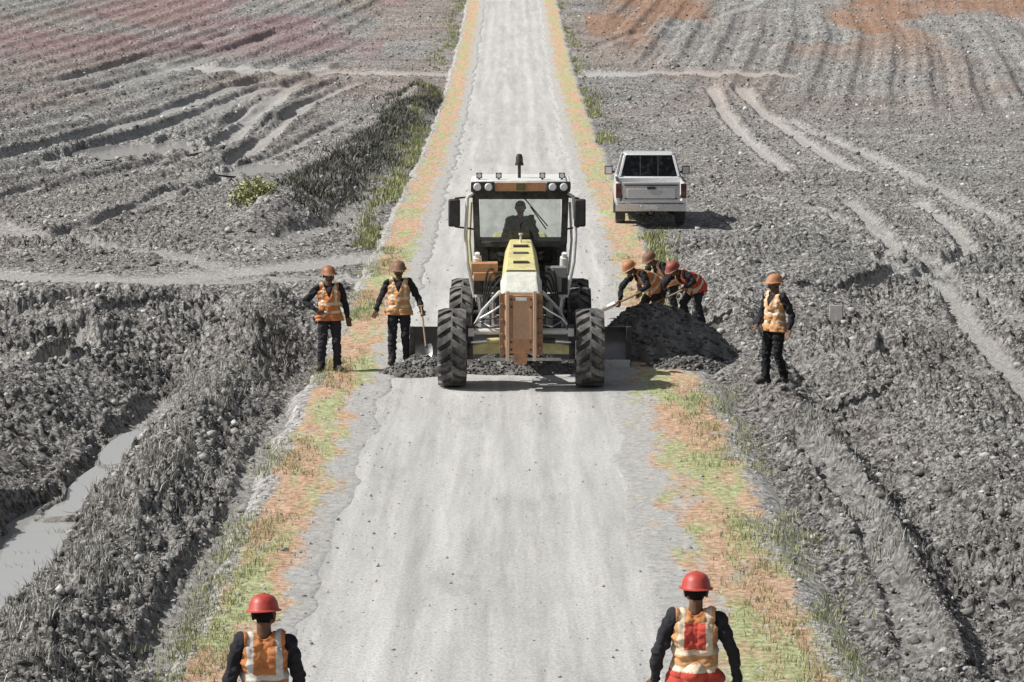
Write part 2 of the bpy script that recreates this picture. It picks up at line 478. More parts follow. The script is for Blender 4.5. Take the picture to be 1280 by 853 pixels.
# ------------------------------------------------------------------ water
def water_material():
    m, t, b = base_mat('sky-lightened muddy water')
    b.inputs['Base Color'].default_value = (.36, .352, .333, 1); b.inputs['Roughness'].default_value = .06  # base colour lightened to stand in for reflected sky
    b.inputs['Specular IOR Level'].default_value = .8
    bump(t, b, noise(t, 3.5, 4, .55, objcoord(t)), .12, .03)
    return m
WATER = water_material()
for pi_, p in enumerate(PUDDLES):
    me = bpy.data.meshes.new('puddle'); bm = bmesh.new(); vs = []
    for k in range(48):
        a = 2 * math.pi * k / 48
        u_, v_ = 1.4 * p[2] * math.cos(a), 1.4 * p[3] * math.sin(a)
        vs.append(bm.verts.new((u_ * math.cos(p[4]) + v_ * math.sin(p[4]), -u_ * math.sin(p[4]) + v_ * math.cos(p[4]), 0)))
    bm.faces.new(vs); bm.to_mesh(me); bm.free()
    o = link_mesh('puddle', me, None, [WATER], False); o.location = (p[0], p[1], pud_level(p) + .004 * pi_); o['kind'] = 'structure'

# ------------------------------------------------------------------ loose clods and stones
ICO_V = None
def ico():
    bm = bmesh.new(); bmesh.ops.create_icosphere(bm, subdivisions=1, radius=1.0)
    v = np.array([q.co[:] for q in bm.verts]); f = np.array([[w.index for w in q.verts] for q in bm.faces]); bm.free()
    return v, f
IV, IF = ico()
def rocks_mesh(name, pos, size, mat, sink=.25, flat=.7, parent=None, jag=.42, smooth=False):
    n = len(pos)
    V = np.repeat(IV[None], n, 0) * (1 + rng.uniform(-jag, jag, (n, 12, 1)))
    V = V * rng.uniform(.65, 1.25, (n, 1, 3)) * np.array([1, 1, flat])
    a = rng.uniform(0, 2 * math.pi, n); c, s = np.cos(a)[:, None], np.sin(a)[:, None]
    x = V[..., 0] * c - V[..., 1] * s; y = V[..., 0] * s + V[..., 1] * c
    V = np.stack([x, y, V[..., 2]], -1) * size[:, None, None]
    V = V + pos[:, None, :]; V[..., 2] += (size * (flat - sink))[:, None] * .5
    F = (IF[None] + (np.arange(n) * 12)[:, None, None]).reshape(-1, 3)
    me = bpy.data.meshes.new(name)
    V = V.reshape(-1, 3).astype(np.float32)
    me.vertices.add(len(V)); me.vertices.foreach_set('co', V.ravel())
    me.loops.add(F.size); me.loops.foreach_set('vertex_index', F.ravel().astype(np.int32))
    me.polygons.add(len(F)); me.polygons.foreach_set('loop_start', np.arange(0, F.size, 3, dtype=np.int32))
    me.polygons.foreach_set('loop_total', np.full(len(F), 3, dtype=np.int32))
    tone = np.repeat(np.clip(rng.normal(.45, .22, n), 0, 1), 12)
    me.update(calc_edges=True)
    at_ = me.attributes.new('tone', 'FLOAT', 'POINT'); at_.data.foreach_set('value', tone.astype(np.float32))
    return link_mesh(name, me, parent, [mat], smooth)

def clod_material(name, lo, mid, hi):
    m, t, b = base_mat(name)
    n = noise(t, 14, 8, .75, objcoord(t))
    c = ramp(t, attr(t, 'tone'), [(.0, lo), (.5, mid), (1.0, hi)])
    c = mixc(t, .7, c, ramp(t, n, [(.35, .6), (.6, 1.15)]), 'MULTIPLY')
    t.links.new(c, b.inputs['Base Color']); b.inputs['Roughness'].default_value = .95
    b.inputs['Specular IOR Level'].default_value = .15
    bump(t, b, n, .8, .05)
    return m
CLOD = clod_material('dry clods', (.10, .097, .091), (.33, .321, .303), (.66, .644, .61))
STONE = clod_material('road gravel stones', (.24, .235, .225), (.42, .41, .40), (.6, .59, .575))

n = 130000
dd = np.exp(rng.uniform(math.log(24), math.log(240), n))
xx = rng.uniform(-1, 1, n) * (.19 * dd + 1.5)
ax = np.abs(xx)
ok = (ax > 3.25) & (rng.random(n) < np.clip(.35 + 1.6 * (vn(xx * .5, dd * .35, 200) + .5) * sst(3.2, 4.0, ax), 0, 1))
for p in PUDDLES: ok &= ell(p, xx, dd) > 1.25
ok &= ~((np.abs(xx - 3.9) < 1.6) & (np.abs(dd - 79.8) < 4.5) & (rng.random(n) < .8))
xx, dd = xx[ok], dd[ok]
zz, tm = H(xx, dd)
keep = rng.random(len(xx)) > tm * 1.3
xx, dd, zz = xx[keep], dd[keep], zz[keep]
sz = .015 * (1 - rng.random(len(xx))) ** -.36 * (dd / 40) ** .5
sz = np.clip(sz, .01, .085 * np.clip(dd / 50, .7, 1.6) ** .5)
o = rocks_mesh('soil_clods', np.stack([xx, dd, zz], -1), sz, CLOD)
tag(o, 'loose grey clods of earth scattered over the churned ground', None, None, 'stuff')

n = 20000
dd = np.exp(rng.uniform(math.log(24), math.log(130), n)); xx = rng.normal(0, 1, n)
xx = np.where(rng.random(n) < .95, np.sign(xx) * (3.25 - np.abs(rng.normal(0, .55, n))), rng.uniform(-2.6, 2.6, n))
zz = rise(dd) + np.where(dd < 46.9, .062, .04) + .005
o = rocks_mesh('road_gravel', np.stack([xx, dd, zz], -1), np.minimum(.007 * (1 - rng.random(n)) ** -.34 * (dd / 40) ** .5, .035), STONE, jag=.5)
tag(o, 'small loose stones strewn over the road and its edges', None, None, 'stuff')

SHADE_CLOD = clod_material('shade-darkened clods', (.05, .048, .045), (.17, .165, .156), (.38, .37, .352))
# heaps: real mounds with their own stones
def heap(name, label, cx, cy, hgt, rx, ry, seed, yaw=0.0, ridge=0.0, nst=1500, stone=(.02, .06), skew=(0, 0)):
    root = empty(name, (cx, cy, float(rise(cy))), yaw); tag(root, label, 'dirt pile')
    nr, na = 40, 120
    r = np.linspace(0, 1.12, nr); a = np.linspace(0, 2 * math.pi, na)
    Rr, A = np.meshgrid(r, a, indexing='ij')
    wob = 1 + .22 * vn(np.cos(A) * 1.6 + 5, np.sin(A) * 1.6 + 5, seed)
    X = (ridge * np.sign(np.cos(A)) * np.minimum(1, np.abs(np.cos(A)) * 2) * 0 + Rr * np.cos(A)) * rx * wob
    Yq = Rr * np.sin(A) * ry * wob
    prof = lambda q: np.clip(1 - q, 0, None) ** .9 * (1 - .25 * gs(q / .25))
    Z = hgt * prof(Rr) * 1.15 + (1 - np.clip(Rr, 0, 1)) ** .3 * (.12 * fbm(X * 3, Yq * 3, seed + 2, 4) + .05 * np.abs(fbm(X * 9, Yq * 9, seed + 6, 3))) - .03 - .08 * sst(1, 1.12, Rr)
    X = X + skew[0] * (1 - Rr) ; Yq = Yq + skew[1] * (1 - Rr)
    z1 = np.zeros_like(X)
    m = grid_mesh('mound', X, Yq, Z, SHADE_CLOD, {'tone': np.full_like(X, .5) + .5 * fbm(X * 6, Yq * 6, seed + 9, 3), 'track': z1, 'warm': z1, 'rosy': z1}, None)
    m.parent = root
    q = rng.random(nst) ** .6 * 1.05; th = rng.uniform(0, 2 * math.pi, nst)
    w2 = 1 + .22 * vn(np.cos(th) * 1.6 + 5, np.sin(th) * 1.6 + 5, seed)
    px = q * np.cos(th) * rx * w2; py = q * np.sin(th) * ry * w2
    pz = hgt * prof(q) * 1.15 + (1 - np.clip(q, 0, 1)) ** .3 * .12 * fbm(px * 3, py * 3, seed + 2, 4) - .02
    px = px + skew[0] * (1 - q); py = py + skew[1] * (1 - q)
    s = rocks_mesh('loose_stones', np.stack([px, py, pz], -1), rng.uniform(stone[0], stone[1], nst) * rng.random(nst) ** .5, SHADE_CLOD, parent=root)
    s['kind'] = 'stuff'
    return root
SOILP = None
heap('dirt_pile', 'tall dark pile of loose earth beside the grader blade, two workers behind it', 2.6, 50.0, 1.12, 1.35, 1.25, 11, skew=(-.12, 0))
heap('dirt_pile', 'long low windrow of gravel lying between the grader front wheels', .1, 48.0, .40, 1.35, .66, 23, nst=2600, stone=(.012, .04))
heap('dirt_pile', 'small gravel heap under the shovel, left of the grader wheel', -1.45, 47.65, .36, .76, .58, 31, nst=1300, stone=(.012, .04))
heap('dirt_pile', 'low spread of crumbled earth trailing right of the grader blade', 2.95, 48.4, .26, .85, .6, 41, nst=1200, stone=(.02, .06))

# ------------------------------------------------------------------ grass, scrub
def blades(name, bx, by, bz, hgt, wid, lean, mat):
    n = len(bx)
    a = rng.uniform(0, 2 * math.pi, n); la = rng.uniform(0, 2 * math.pi, n)
    dx, dy = np.cos(a) * wid, np.sin(a) * wid
    lx, ly = np.cos(la) * lean * hgt, np.sin(la) * lean * hgt
    V = np.zeros((n, 5, 3))
    for k, (f, s, sg) in enumerate(((0, 1, -1), (0, 1, 1), (.55, .7, -1), (.55, .7, 1), (1, 0, 0))):
        V[:, k, 0] = bx + dx * s * sg + lx * f * f; V[:, k, 1] = by + dy * s * sg + ly * f * f
        V[:, k, 2] = bz + hgt * f * (1 - .25 * f * lean) - .015
    F = np.array([[0, 1, 3], [0, 3, 2], [2, 3, 4]])
    F = (F[None] + (np.arange(n) * 5)[:, None, None]).reshape(-1, 3)
    me = bpy.data.meshes.new(name); V = V.reshape(-1, 3).astype(np.float32)
    me.vertices.add(len(V)); me.vertices.foreach_set('co', V.ravel())
    me.loops.add(F.size); me.loops.foreach_set('vertex_index', F.ravel().astype(np.int32))
    me.polygons.add(len(F)); me.polygons.foreach_set('loop_start', np.arange(0, F.size, 3, dtype=np.int32))
    me.polygons.foreach_set('loop_total', np.full(len(F), 3, dtype=np.int32))
    me.update(calc_edges=True)
    at_ = me.attributes.new('tone', 'FLOAT', 'POINT'); at_.data.foreach_set('value', np.repeat(rng.random(n), 5).astype(np.float32))
    return link_mesh(name, me, None, [mat], False)

def leaf_material(name, lo, mid, hi):
    m, t, b = base_mat(name)
    t.links.new(ramp(t, attr(t, 'tone'), [(.0, lo), (.5, mid), (1.0, hi)]), b.inputs['Base Color'])
    b.inputs['Roughness'].default_value = .7; b.inputs['Specular IOR Level'].default_value = .25
    return m
G_GREEN = leaf_material('verge grass', (.13, .14, .055), (.28, .30, .13), (.48, .49, .28))
G_DRY = leaf_material('dry bank grass', (.14, .136, .118), (.33, .322, .285), (.58, .567, .52))
G_DARK = leaf_material('scrub leaves', (.03, .032, .024), (.085, .088, .066), (.24, .24, .20))

def tufts(n_t, gen, per, hrange, spread, wid, lean=.7):
    X, Y = gen(n_t); k = len(X)
    bx = np.repeat(X, per) + rng.normal(0, 1, k * per) * spread; by = np.repeat(Y, per) + rng.normal(0, 1, k * per) * spread
    h = np.repeat(rng.uniform(hrange[0], hrange[1], k), per) * rng.uniform(.5, 1.1, k * per)
    return bx, by, H(bx, by, False), h, wid * rng.uniform(.6, 1.3, k * per), rng.uniform(.1, lean, k * per)

def gen_bank(n):
    y = np.exp(rng.uniform(math.log(23), math.log(52), n)); x = -4.65 + rng.normal(0, .42, n) - .2 * vn(y * .25, y * 0, 50)
    s = (x < -3.7) & (vn(x * .9, y * .5, 77) > -.22)
    return x[s], y[s]
def gen_right(n):
    y = np.exp(rng.uniform(math.log(25), math.log(48), n)); x = 4.4 + rng.normal(0, .35, n)
    s = (x > 3.6) & (vn(x * .9, y * .5, 87) > -.05); return x[s], y[s]
A = tufts(560, gen_bank, 18, (.07, .24), .07, .006)
B = tufts(260, gen_right, 16, (.08, .26), .05, .006)
o = blades('dry_grass', *[np.concatenate([p, q]) for p, q in zip(A, B)], G_DRY)
tag(o, 'rough grey dry grass growing on the ditch banks', None, None, 'stuff')

def gen_verge(n):
    y = np.exp(rng.uniform(math.log(66), math.log(230), n)); s = rng.random(n) < .55
    x = np.where(s, -3.45 - np.abs(rng.normal(0, .45, n)) * np.clip(y / 110, .4, 1.4), 3.35 + np.abs(rng.normal(0, .35, n)) * np.clip(y / 110, .3, 1.4))
    k = (vn(x * .6, y * .12, 97) > -.12) & ~((x > 0) & (np.abs(y - 80) < 6)) & ~((x < 0) & (np.abs(y - 66) < 4)) & (np.abs(y - 152) > 4)
    return x[k], y[k]
C = tufts(2600, gen_verge, 12, (.10, .32), .10, .014)
def gen_nearv(n):
    y = np.exp(rng.uniform(math.log(22), math.log(70), n)); s = rng.random(n) < .45
    x = np.where(s, -3.0 + rng.normal(0, .22, n), 2.9 + rng.normal(0, .3, n))
    k = (vn(x * .8, y * .35, 107) > -.06) & ~((x > 1.5) & (np.abs(y - 50) < 4)); return x[k], y[k]
D = tufts(5200, gen_nearv, 10, (.04, .15), .07, .005)
D = list(D); D[2] = np.maximum(D[2], rise(D[1]) + .06)
o = blades('grass', *[np.concatenate([p, q]) for p, q in zip(C, D)], G_GREEN)
tag(o, 'thin yellow green grass along both edges of the road', None, None, 'stuff')

def gen_scrub(n):
    y = rng.uniform(74, 142, n); xc = -6.6 + 2.2 * np.clip((y - 72) / 60, 0, 1); x = xc + rng.normal(0, .7, n)
    k = (x < -3.6) & (vn(x * .5, y * .25, 117) > -.1); return x[k], y[k]
E = tufts(1000, gen_scrub, 20, (.12, .42), .2, .02, 1.1)
o = blades('scrub', *E, G_DARK)
tag(o, 'dark low scrub covering the long earth bank left of the road', None, None, 'stuff')

def bush(name, label, x, y, r, h, mat, nleaf=900):
    root = empty(name, (x, y, hz(x, y))); tag(root, label, 'bush')
    mb = MB()
    for k in range(9):
        a = 2 * math.pi * k / 9 + random.uniform(-.3, .3); q = random.uniform(.4, .8)
        mb.tube((0, 0, -.05), (math.cos(a) * r * q, math.sin(a) * r * q, h * random.uniform(.5, .9)), .018, .006, 6)
    mb.build('stem', paint('twig bark', (.12, .10, .08), .9), root)
    V = []; F = []; tone = []
    for k in range(nleaf):
        a = random.uniform(0, 2 * math.pi); q = random.random() ** .5; zz_ = random.uniform(.1, 1)
        c = Vector((math.cos(a) * r * q * (1.1 - .45 * zz_), math.sin(a) * r * q * (1.1 - .45 * zz_), h * zz_ * (1.05 - .35 * q)))
        c += Vector((random.gauss(0, .05), random.gauss(0, .05), random.gauss(0, .05)))
        d = Vector((random.gauss(0, 1), random.gauss(0, 1), random.gauss(.4, 1))).normalized(); e = d.orthogonal().normalized()
        s = random.uniform(.05, .11); i = len(V)
        V += [c - d * s, c + e * s * .35, c + d * s, c - e * s * .35]; F.append((i, i + 1, i + 2, i + 3)); tone += [random.random()] * 4
    me = bpy.data.meshes.new('foliage'); me.from_pydata(V, [], F)
    at_ = me.attributes.new('tone', 'FLOAT', 'POINT'); at_.data.foreach_set('value', np.array(tone, dtype=np.float32))
    link_mesh('foliage', me, root, [mat], False)
    return root

# ------------------------------------------------------------------ mesh builder
class MB:
    def __init__(s): s.bm = bmesh.new(); s.mi = 0
    def _new(s, f0):
        for f in list(s.bm.faces)[f0:]: f.material_index = s.mi
    def poly(s, V, F):
        n = len(s.bm.faces)
        vs = [s.bm.verts.new(v) for v in V]
        for f in F:
            try: s.bm.faces.new([vs[i] for i in f])
            except ValueError: pass
        s.bm.faces.ensure_lookup_table(); s._new(n); return s
    def box(s, c, size, rot=None, taper=(1, 1)):
        x, y, z = [q / 2 for q in size]
        V = [Vector((sx * x * (taper[0] if sz > 0 else 1), sy * y * (taper[1] if sz > 0 else 1), sz * z)) for sz in (-1, 1) for sy in (-1, 1) for sx in (-1, 1)]
        M = Matrix.Identity(3) if rot is None else rot
        V = [M @ v + Vector(c) for v in V]
        return s.poly(V, [(0, 2, 3, 1), (4, 5, 7, 6), (0, 1, 5, 4), (2, 6, 7, 3), (0, 4, 6, 2), (1, 3, 7, 5)])
    def tube(s, p0, p1, r0, r1=None, n=12, caps=True):
        p0, p1 = Vector(p0), Vector(p1); r1 = r0 if r1 is None else r1
        d = (p1 - p0).normalized(); e = d.orthogonal().normalized(); f = d.cross(e)
        V = []
        for p, r in ((p0, r0), (p1, r1)):
            V += [p + (e * math.cos(2 * math.pi * k / n) + f * math.sin(2 * math.pi * k / n)) * r for k in range(n)]
        F = [(k, (k + 1) % n, n + (k + 1) % n, n + k) for k in range(n)]
        if caps: F += [tuple(range(n))[::-1], tuple(range(n, 2 * n))]
        return s.poly(V, F)
    def path(s, pts, r, n=10):
        for a, b in zip(pts[:-1], pts[1:]): s.tube(a, b, r, r, n)
        for p in pts[1:-1]: s.ball(p, r, 8)
        return s
    def ball(s, c, r, n=10, sc=(1, 1, 1)):
        V = []; F = []; m = n // 2 + 1
        for i in range(m + 1):
            th = math.pi * i / m
            for k in range(n):
                V.append(Vector(c) + Vector((r * sc[0] * math.sin(th) * math.cos(2 * math.pi * k / n), r * sc[1] * math.sin(th) * math.sin(2 * math.pi * k / n), r * sc[2] * math.cos(th))))
        for i in range(m):
            for k in range(n): F.append((i * n + k, (i + 1) * n + k, (i + 1) * n + (k + 1) % n, i * n + (k + 1) % n))
        return s.poly(V, F)
    def lathe(s, prof, c=(0, 0, 0), axis='x', n=32, closed=False):
        """prof: (radius, along-axis)"""
        V = []; F = []; m = len(prof)
        for k in range(n):
            a = 2 * math.pi * k / n
            for r, h in prof:
                q = (h, r * math.cos(a), r * math.sin(a)) if axis == 'x' else ((r * math.cos(a), h, r * math.sin(a)) if axis == 'y' else (r * math.cos(a), r * math.sin(a), h))
                V.append(Vector(q) + Vector(c))
        for k in range(n):
            k2 = (k + 1) % n
            for i in range(m - 1 if not closed else m):
                j = (i + 1) % m
                F.append((k * m + i, k * m + j, k2 * m + j, k2 * m + i))
        return s.poly(V, F)
    def prism(s, pts, x0, x1, axis='x'):
        """outline (u,v) swept along an axis: x -> (y,z); y -> (x,z); z -> (x,y)"""
        f = {'x': lambda h, u, v: (h, u, v), 'y': lambda h, u, v: (u, h, v), 'z': lambda h, u, v: (u, v, h)}[axis]
        n = len(pts)
        V = [f(x0, *p) for p in pts] + [f(x1, *p) for p in pts]
        return s.poly(V, [(k, (k + 1) % n, n + (k + 1) % n, n + k) for k in range(n)] + [tuple(range(n))[::-1], tuple(range(n, 2 * n))])
    def loft(s, secs):
        n = len(secs[0]); V = [p for q in secs for p in q]; F = []
        for i in range(len(secs) - 1):
            for k in range(n): F.append((i * n + k, i * n + (k + 1) % n, (i + 1) * n + (k + 1) % n, (i + 1) * n + k))
        F += [tuple(range(n))[::-1], tuple(range((len(secs) - 1) * n, len(secs) * n))]
        return s.poly(V, F)
    def build(s, name, mat, parent=None, bevel=0.0, smooth=None, seg=2, ang=35):
        bmesh.ops.recalc_face_normals(s.bm, faces=s.bm.faces)
        me = bpy.data.meshes.new(name); s.bm.to_mesh(me); s.bm.free()
        o = bpy.data.objects.new(name, me); COL.objects.link(o)
        for m in (mat if isinstance(mat, (list, tuple)) else [mat]): me.materials.append(m)
        if parent is not None: o.parent = parent
        if bevel:
            b = o.modifiers.new('b', 'BEVEL'); b.width = bevel; b.segments = seg; b.limit_method = 'ANGLE'; b.angle_limit = R_(30)
        me.polygons.foreach_set('use_smooth', np.ones(len(me.polygons), dtype=bool))
        me.set_sharp_from_angle(angle=R_(ang))
        return o
rotx = lambda a: Matrix.Rotation(R_(a), 3, 'X')
roty = lambda a: Matrix.Rotation(R_(a), 3, 'Y')
rotz = lambda a: Matrix.Rotation(R_(a), 3, 'Z')

bush('bush', 'round yellow green bush alone in the field left of the earth bank', *at(321, 276), .75, .75, G_GREEN)

# ------------------------------------------------------------------ motor grader
YEL = paint('faded yellow paint', (.66, .60, .26), .42, 0, .7, scale=4)
PALE = paint('pale hood paint', (.68, .69, .60), .4, 0, .6, scale=5)
ORG = paint('burnt orange paint', (.50, .255, .125), .5, 0, .65, (.17, .12, .09), scale=7)
DKM = paint('dark machine steel', (.03, .03, .032), .45, .2, .5, (.20, .185, .16), scale=6)
MIDM = paint('grey machine steel', (.28, .28, .285), .42, .3, .35, scale=5)
LTM = paint('pale rail paint', (.74, .74, .71), .35, 0, .4, scale=7)
CHROME = paint('bright rod steel', (.75, .75, .76), .18, 1.0, .1)
RUB = paint('tyre rubber', (.05, .05, .05), .8, 0, .9, (.30, .285, .265), scale=4, spec=.3)
BLK = paint('black plastic', (.018, .018, .02), .5, 0, .25)
GLS = glass('cab glass')
LENS = paint('lamp lens', (.75, .76, .78), .12, .2, .1)
SHINY = paint('worn blade steel', (.22, .22, .225), .3, .85, .35, scale=6)

def wheel(parent, c, D, wdt, lugs, side, rimmat):
    """heavy lugged tyre lying on the x axis, rim child facing the side"""
    r = D / 2; w = wdt / 2; ri = r * .56
    mb = MB()
    prof = [(ri, -w * .72), (ri + .03, -w * .9), (r * .78, -w * 1.0), (r * .86, -w * .95), (r * .905, -w * .78), (r * .92, 0),
            (r * .905, w * .78), (r * .86, w * .95), (r * .78, w * 1.0), (ri + .03, w * .9), (ri, w * .72)]
    mb.lathe(prof, (0, 0, 0), 'x', 56, closed=True)
    for sgn in (-1, 1):
        for k in range(lugs):
            a0 = 2 * math.pi * (k + (.5 if sgn > 0 else 0)) / lugs
            # a bar from the shoulder sweeping back to the middle of the tread
            pts = []
            for f, (xx_, rr) in enumerate(((w * 1.02, r * .80), (w * 1.0, r * .95), (w * .55, r), (w * -.06, r))):
                a = a0 + [0, .02, .10, .22][f] * (24 / lugs)
                pts.append((xx_ * sgn, a, rr))
            hw_ = .27 * 2 * math.pi / lugs
            secs = []
            for xx_, a, rr in pts:
                q = []
                for da, rad in ((-hw_, rr), (hw_, rr), (hw_ * 1.3, rr - .085), (-hw_ * 1.3, rr - .085)):
                    q.append(Vector((xx_, rad * math.sin(a + da), rad * math.cos(a + da))))
                secs.append(q)
            mb.loft(secs)
    t = mb.build('wheel', RUB, parent, ang=30); t.location = c
    mb = MB()
    mb.lathe([(.0, side * w * .25), (ri * .35, side * w * .25), (ri * .38, side * w * .12), (ri * .80, side * w * .05), (ri * .86, side * w * .62), (ri, side * w * .74), (ri * 1.02, side * w * .6), (ri * 1.0, -side * w * .7), (.0, -side * w * .7)], (0, 0, 0), 'x', 40)
    for k in range(10):
        a = 2 * math.pi * k / 10
        mb.tube((side * w * .1, ri * .6 * math.cos(a), ri * .6 * math.sin(a)), (side * w * .16, ri * .6 * math.cos(a), ri * .6 * math.sin(a)), .018, .018, 6)
    mb.build('rim', rimmat, t)
    return t

GX, GY = .145, 45.95
g = empty('motor_grader', (GX, GY, .058))
tag(g, 'large motor grader with pale yellow hood and orange nose plate facing along the road', 'motor grader')
TD, TW = 1.27, .45
for sgn in (-1, 1):
    wheel(g, (sgn * 1.105, 0, TD / 2), TD, TW, 18, sgn, MIDM)
for sgn in (-1, 1):
    for yy_ in (4.5, 5.9): wheel(g, (sgn * 1.03, yy_, .58 - .02), 1.16, .42, 17, sgn, MIDM)
# front axle group
mb = MB(); mb.loft([[Vector((x, y + dy, z + dz)) for dy, dz in ((-.09, -h_), (.09, -h_), (.09, h_), (-.09, h_))] for x, y, z, h_ in ((-.84, 0, .60, .07), (-.3, 0, .66, .11), (.3, 0, .66, .11), (.84, 0, .60, .07))])
mb.build('front_axle', YEL, g, .012)
mb = MB(); mb.tube((-.80, -.1, .91), (.80, -.1, .91), .05)
for s in (-1, 1): mb.box((s * .8, -.1, .9), (.1, .12, .13))
mb.build('lean_bar', LTM, g, .006)
mb = MB(); mb.tube((-.82, .22, .55), (.82, .22, .55), .03); mb.build('tie_rod', MIDM, g)
for s in (-1, 1):
    mb = MB(); mb.box((s * .83, 0, .72), (.12, .2, .52)); mb.tube((s * .80, 0, .62), (s * .98, 0, .62), .14, .12, 20); mb.box((s * .8, -.04, .93), (.14, .2, .14))
    mb.build('kingpin', DKM, g, .012)
    mb = MB(); mb.tube((s * .28, -.16, .78), (s * .55, -.16, .76), .045); k = mb.build('steering_cylinder', YEL if s < 0 else DKM, g)
    mb = MB(); mb.tube((s * .55, -.16, .76), (s * .80, -.14, .74), .022); mb.build('rod', CHROME, k)
# nose plate and bolster
mb = MB()
mb.prism([(-.26, .62), (.26, .62), (.26, 1.56), (-.26, 1.56)], -.62, -.12, 'y')
mb.prism([(-.11, .44), (.09, .44), (.11, .64), (-.13, .64)], -.60, -.30, 'y')
nose = mb.build('nose_plate', ORG, g, .02)
for s in (-1, 1):
    mb = MB(); mb.box((s * .215, -.645, 1.06), (.055, .05, 1.12))
    mb.build('push_bar', paint('worn tan paint', (.58, .40, .26), .5, 0, .3), nose, .008)
mb = MB(); mb.box((0.02, -.632, 1.16), (.30, .018, .62)); mb.build('centre_panel', paint('tan orange paint', (.50, .30, .18), .5, 0, .3), nose, .006)
for s in (-1, 1):
    mb = MB()
    for zz_ in (.72, .92, 1.15, 1.40): mb.tube((s * .30, -.60, zz_), (s * .30, -.64, zz_), .03, .03, 8)
    mb.box((s * .30, -.45, 1.08), (.09, .3, .98))
    mb.build('side_cheek', paint('brown steel', (.24, .125, .07), .55, 0, .4), nose, .008)
# hexagonal head over the nose, hood running back to the cab
sec = lambda y, z0, z1, w0, w1: [Vector((-w0, y, z0)), Vector((w0, y, z0)), Vector((w0, y, z0 + (z1 - z0) * .62)), Vector((w1, y, z1)), Vector((-w1, y, z1)), Vector((-w0, y, z0 + (z1 - z0) * .62))]
mb = MB(); mb.loft([sec(-.60, 1.565, 1.60, .30, .26), sec(-.36, 1.50, 1.79, .33, .24), sec(0, 1.46, 1.87, .33, .25)])
mb.build('hood_nose', PALE, g, .014)
mb = MB(); mb.loft([sec(.012, 1.40, 1.88, .315, .245), sec(.9, 1.55, 2.06, .29, .215), sec(1.9, 1.66, 2.21, .26, .175)])
hood = mb.build('hood', YEL, g, .016)
mb = MB(); mb.loft([sec(1.906, 1.60, 2.2, .25, .165), sec(2.9, 1.50, 2.12, .23, .16)]); mb.build('gooseneck', YEL, g, .014)
mb = MB()
M = rotx(math.degrees(math.atan2(.18, 1.0)))
for yy_ in (.42, .95, 1.38):
    mb = MB(); mb.box((0, yy_, 1.893 + (yy_) * .187 - (.004 if yy_ > .9 else 0)), (.25, .09, .03), rotx(10))
    mb.build('hood_slot', BLK, hood, .004)
mb = MB(); mb.box((0, 1.15, 2.083), (.27, .62, .012), rotx(9.0)); mb.build('hood_cover', PALE, hood, .004)
mb = MB(); mb.prism([(-.255, 1.842), (.255, 1.842), (.225, 1.885), (-.225, 1.885)], -.03, .03, 'y')
mb.build('hood_band', BLK, hood, .004)
mb = MB(); mb.tube((0, 1.7, 2.18), (0, 1.7, 2.30), .018); mb.tube((0, 1.7, 2.30), (0, 1.7, 2.33), .035); mb.build('fuel_cap', LTM, hood)
# lift saddle and valve boxes
mb = MB(); mb.box((-.60, 1.35, 1.78), (.44, .32, .20)); mb.box((-.60, 1.2, 1.66), (.36, .1, .14)); mb.build('valve_box', ORG, g, .012)
mb = MB(); mb.box((.58, 1.35, 1.72), (.36, .30, .18)); mb.box((.55, 1.3, 1.52), (.24, .2, .24)); mb.build('valve_box', MIDM, g, .012)
mb = MB(); mb.box((0, 1.55, 1.62), (1.5, .14, .16)); mb.box((-.7, 1.55, 1.5), (.16, .2, .34)); mb.box((.7, 1.55, 1.5), (.16, .2, .34)); mb.build('lift_saddle', DKM, g, .012)
for s in (-1, 1):
    mb = MB(); mb.tube((s * .72, 1.5, 1.95), (s * .70, 1.75, 1.28), .07, .07, 16); mb.tube((s * .72, 1.5, 1.95), (s * .722, 1.47, 2.02), .045)
    k = mb.build('lift_cylinder', LTM, g)
    mb = MB(); mb.tube((s * .70, 1.75, 1.28), (s * .66, 2.0, .86), .032); mb.build('rod', CHROME, k)
    mb = MB()
    for q in range(4):
        ofs = .04 * q
        pts = [Vector((s * (.24 + ofs * .4), 1.0 + .15 * q, 1.75 - ofs)), Vector((s * (.42 + ofs), .8 + .1 * q, 1.55 + .07 * q)), Vector((s * (.56 + .5 * ofs), .95 + .1 * q, 1.25 - .1 * q)), Vector((s * .50, .7, 1.0 - .04 * q)), Vector((s * (.4 + ofs), .25, .85))]
        sm = []
        for i in range(len(pts) - 1):
            p0 = pts[max(i - 1, 0)]; p1 = pts[i]; p2 = pts[i + 1]; p3 = pts[min(i + 2, len(pts) - 1)]
            for w_ in range(5):
                t_ = w_ / 5
                sm.append(.5 * ((2 * p1) + (p2 - p0) * t_ + (2 * p0 - 5 * p1 + 4 * p2 - p3) * t_ * t_ + (3 * p1 - p0 - 3 * p2 + p3) * t_ ** 3))
        mb.path(sm + [pts[-1]], .016, 6)
    mb.build('hydraulic_hose', BLK, g)
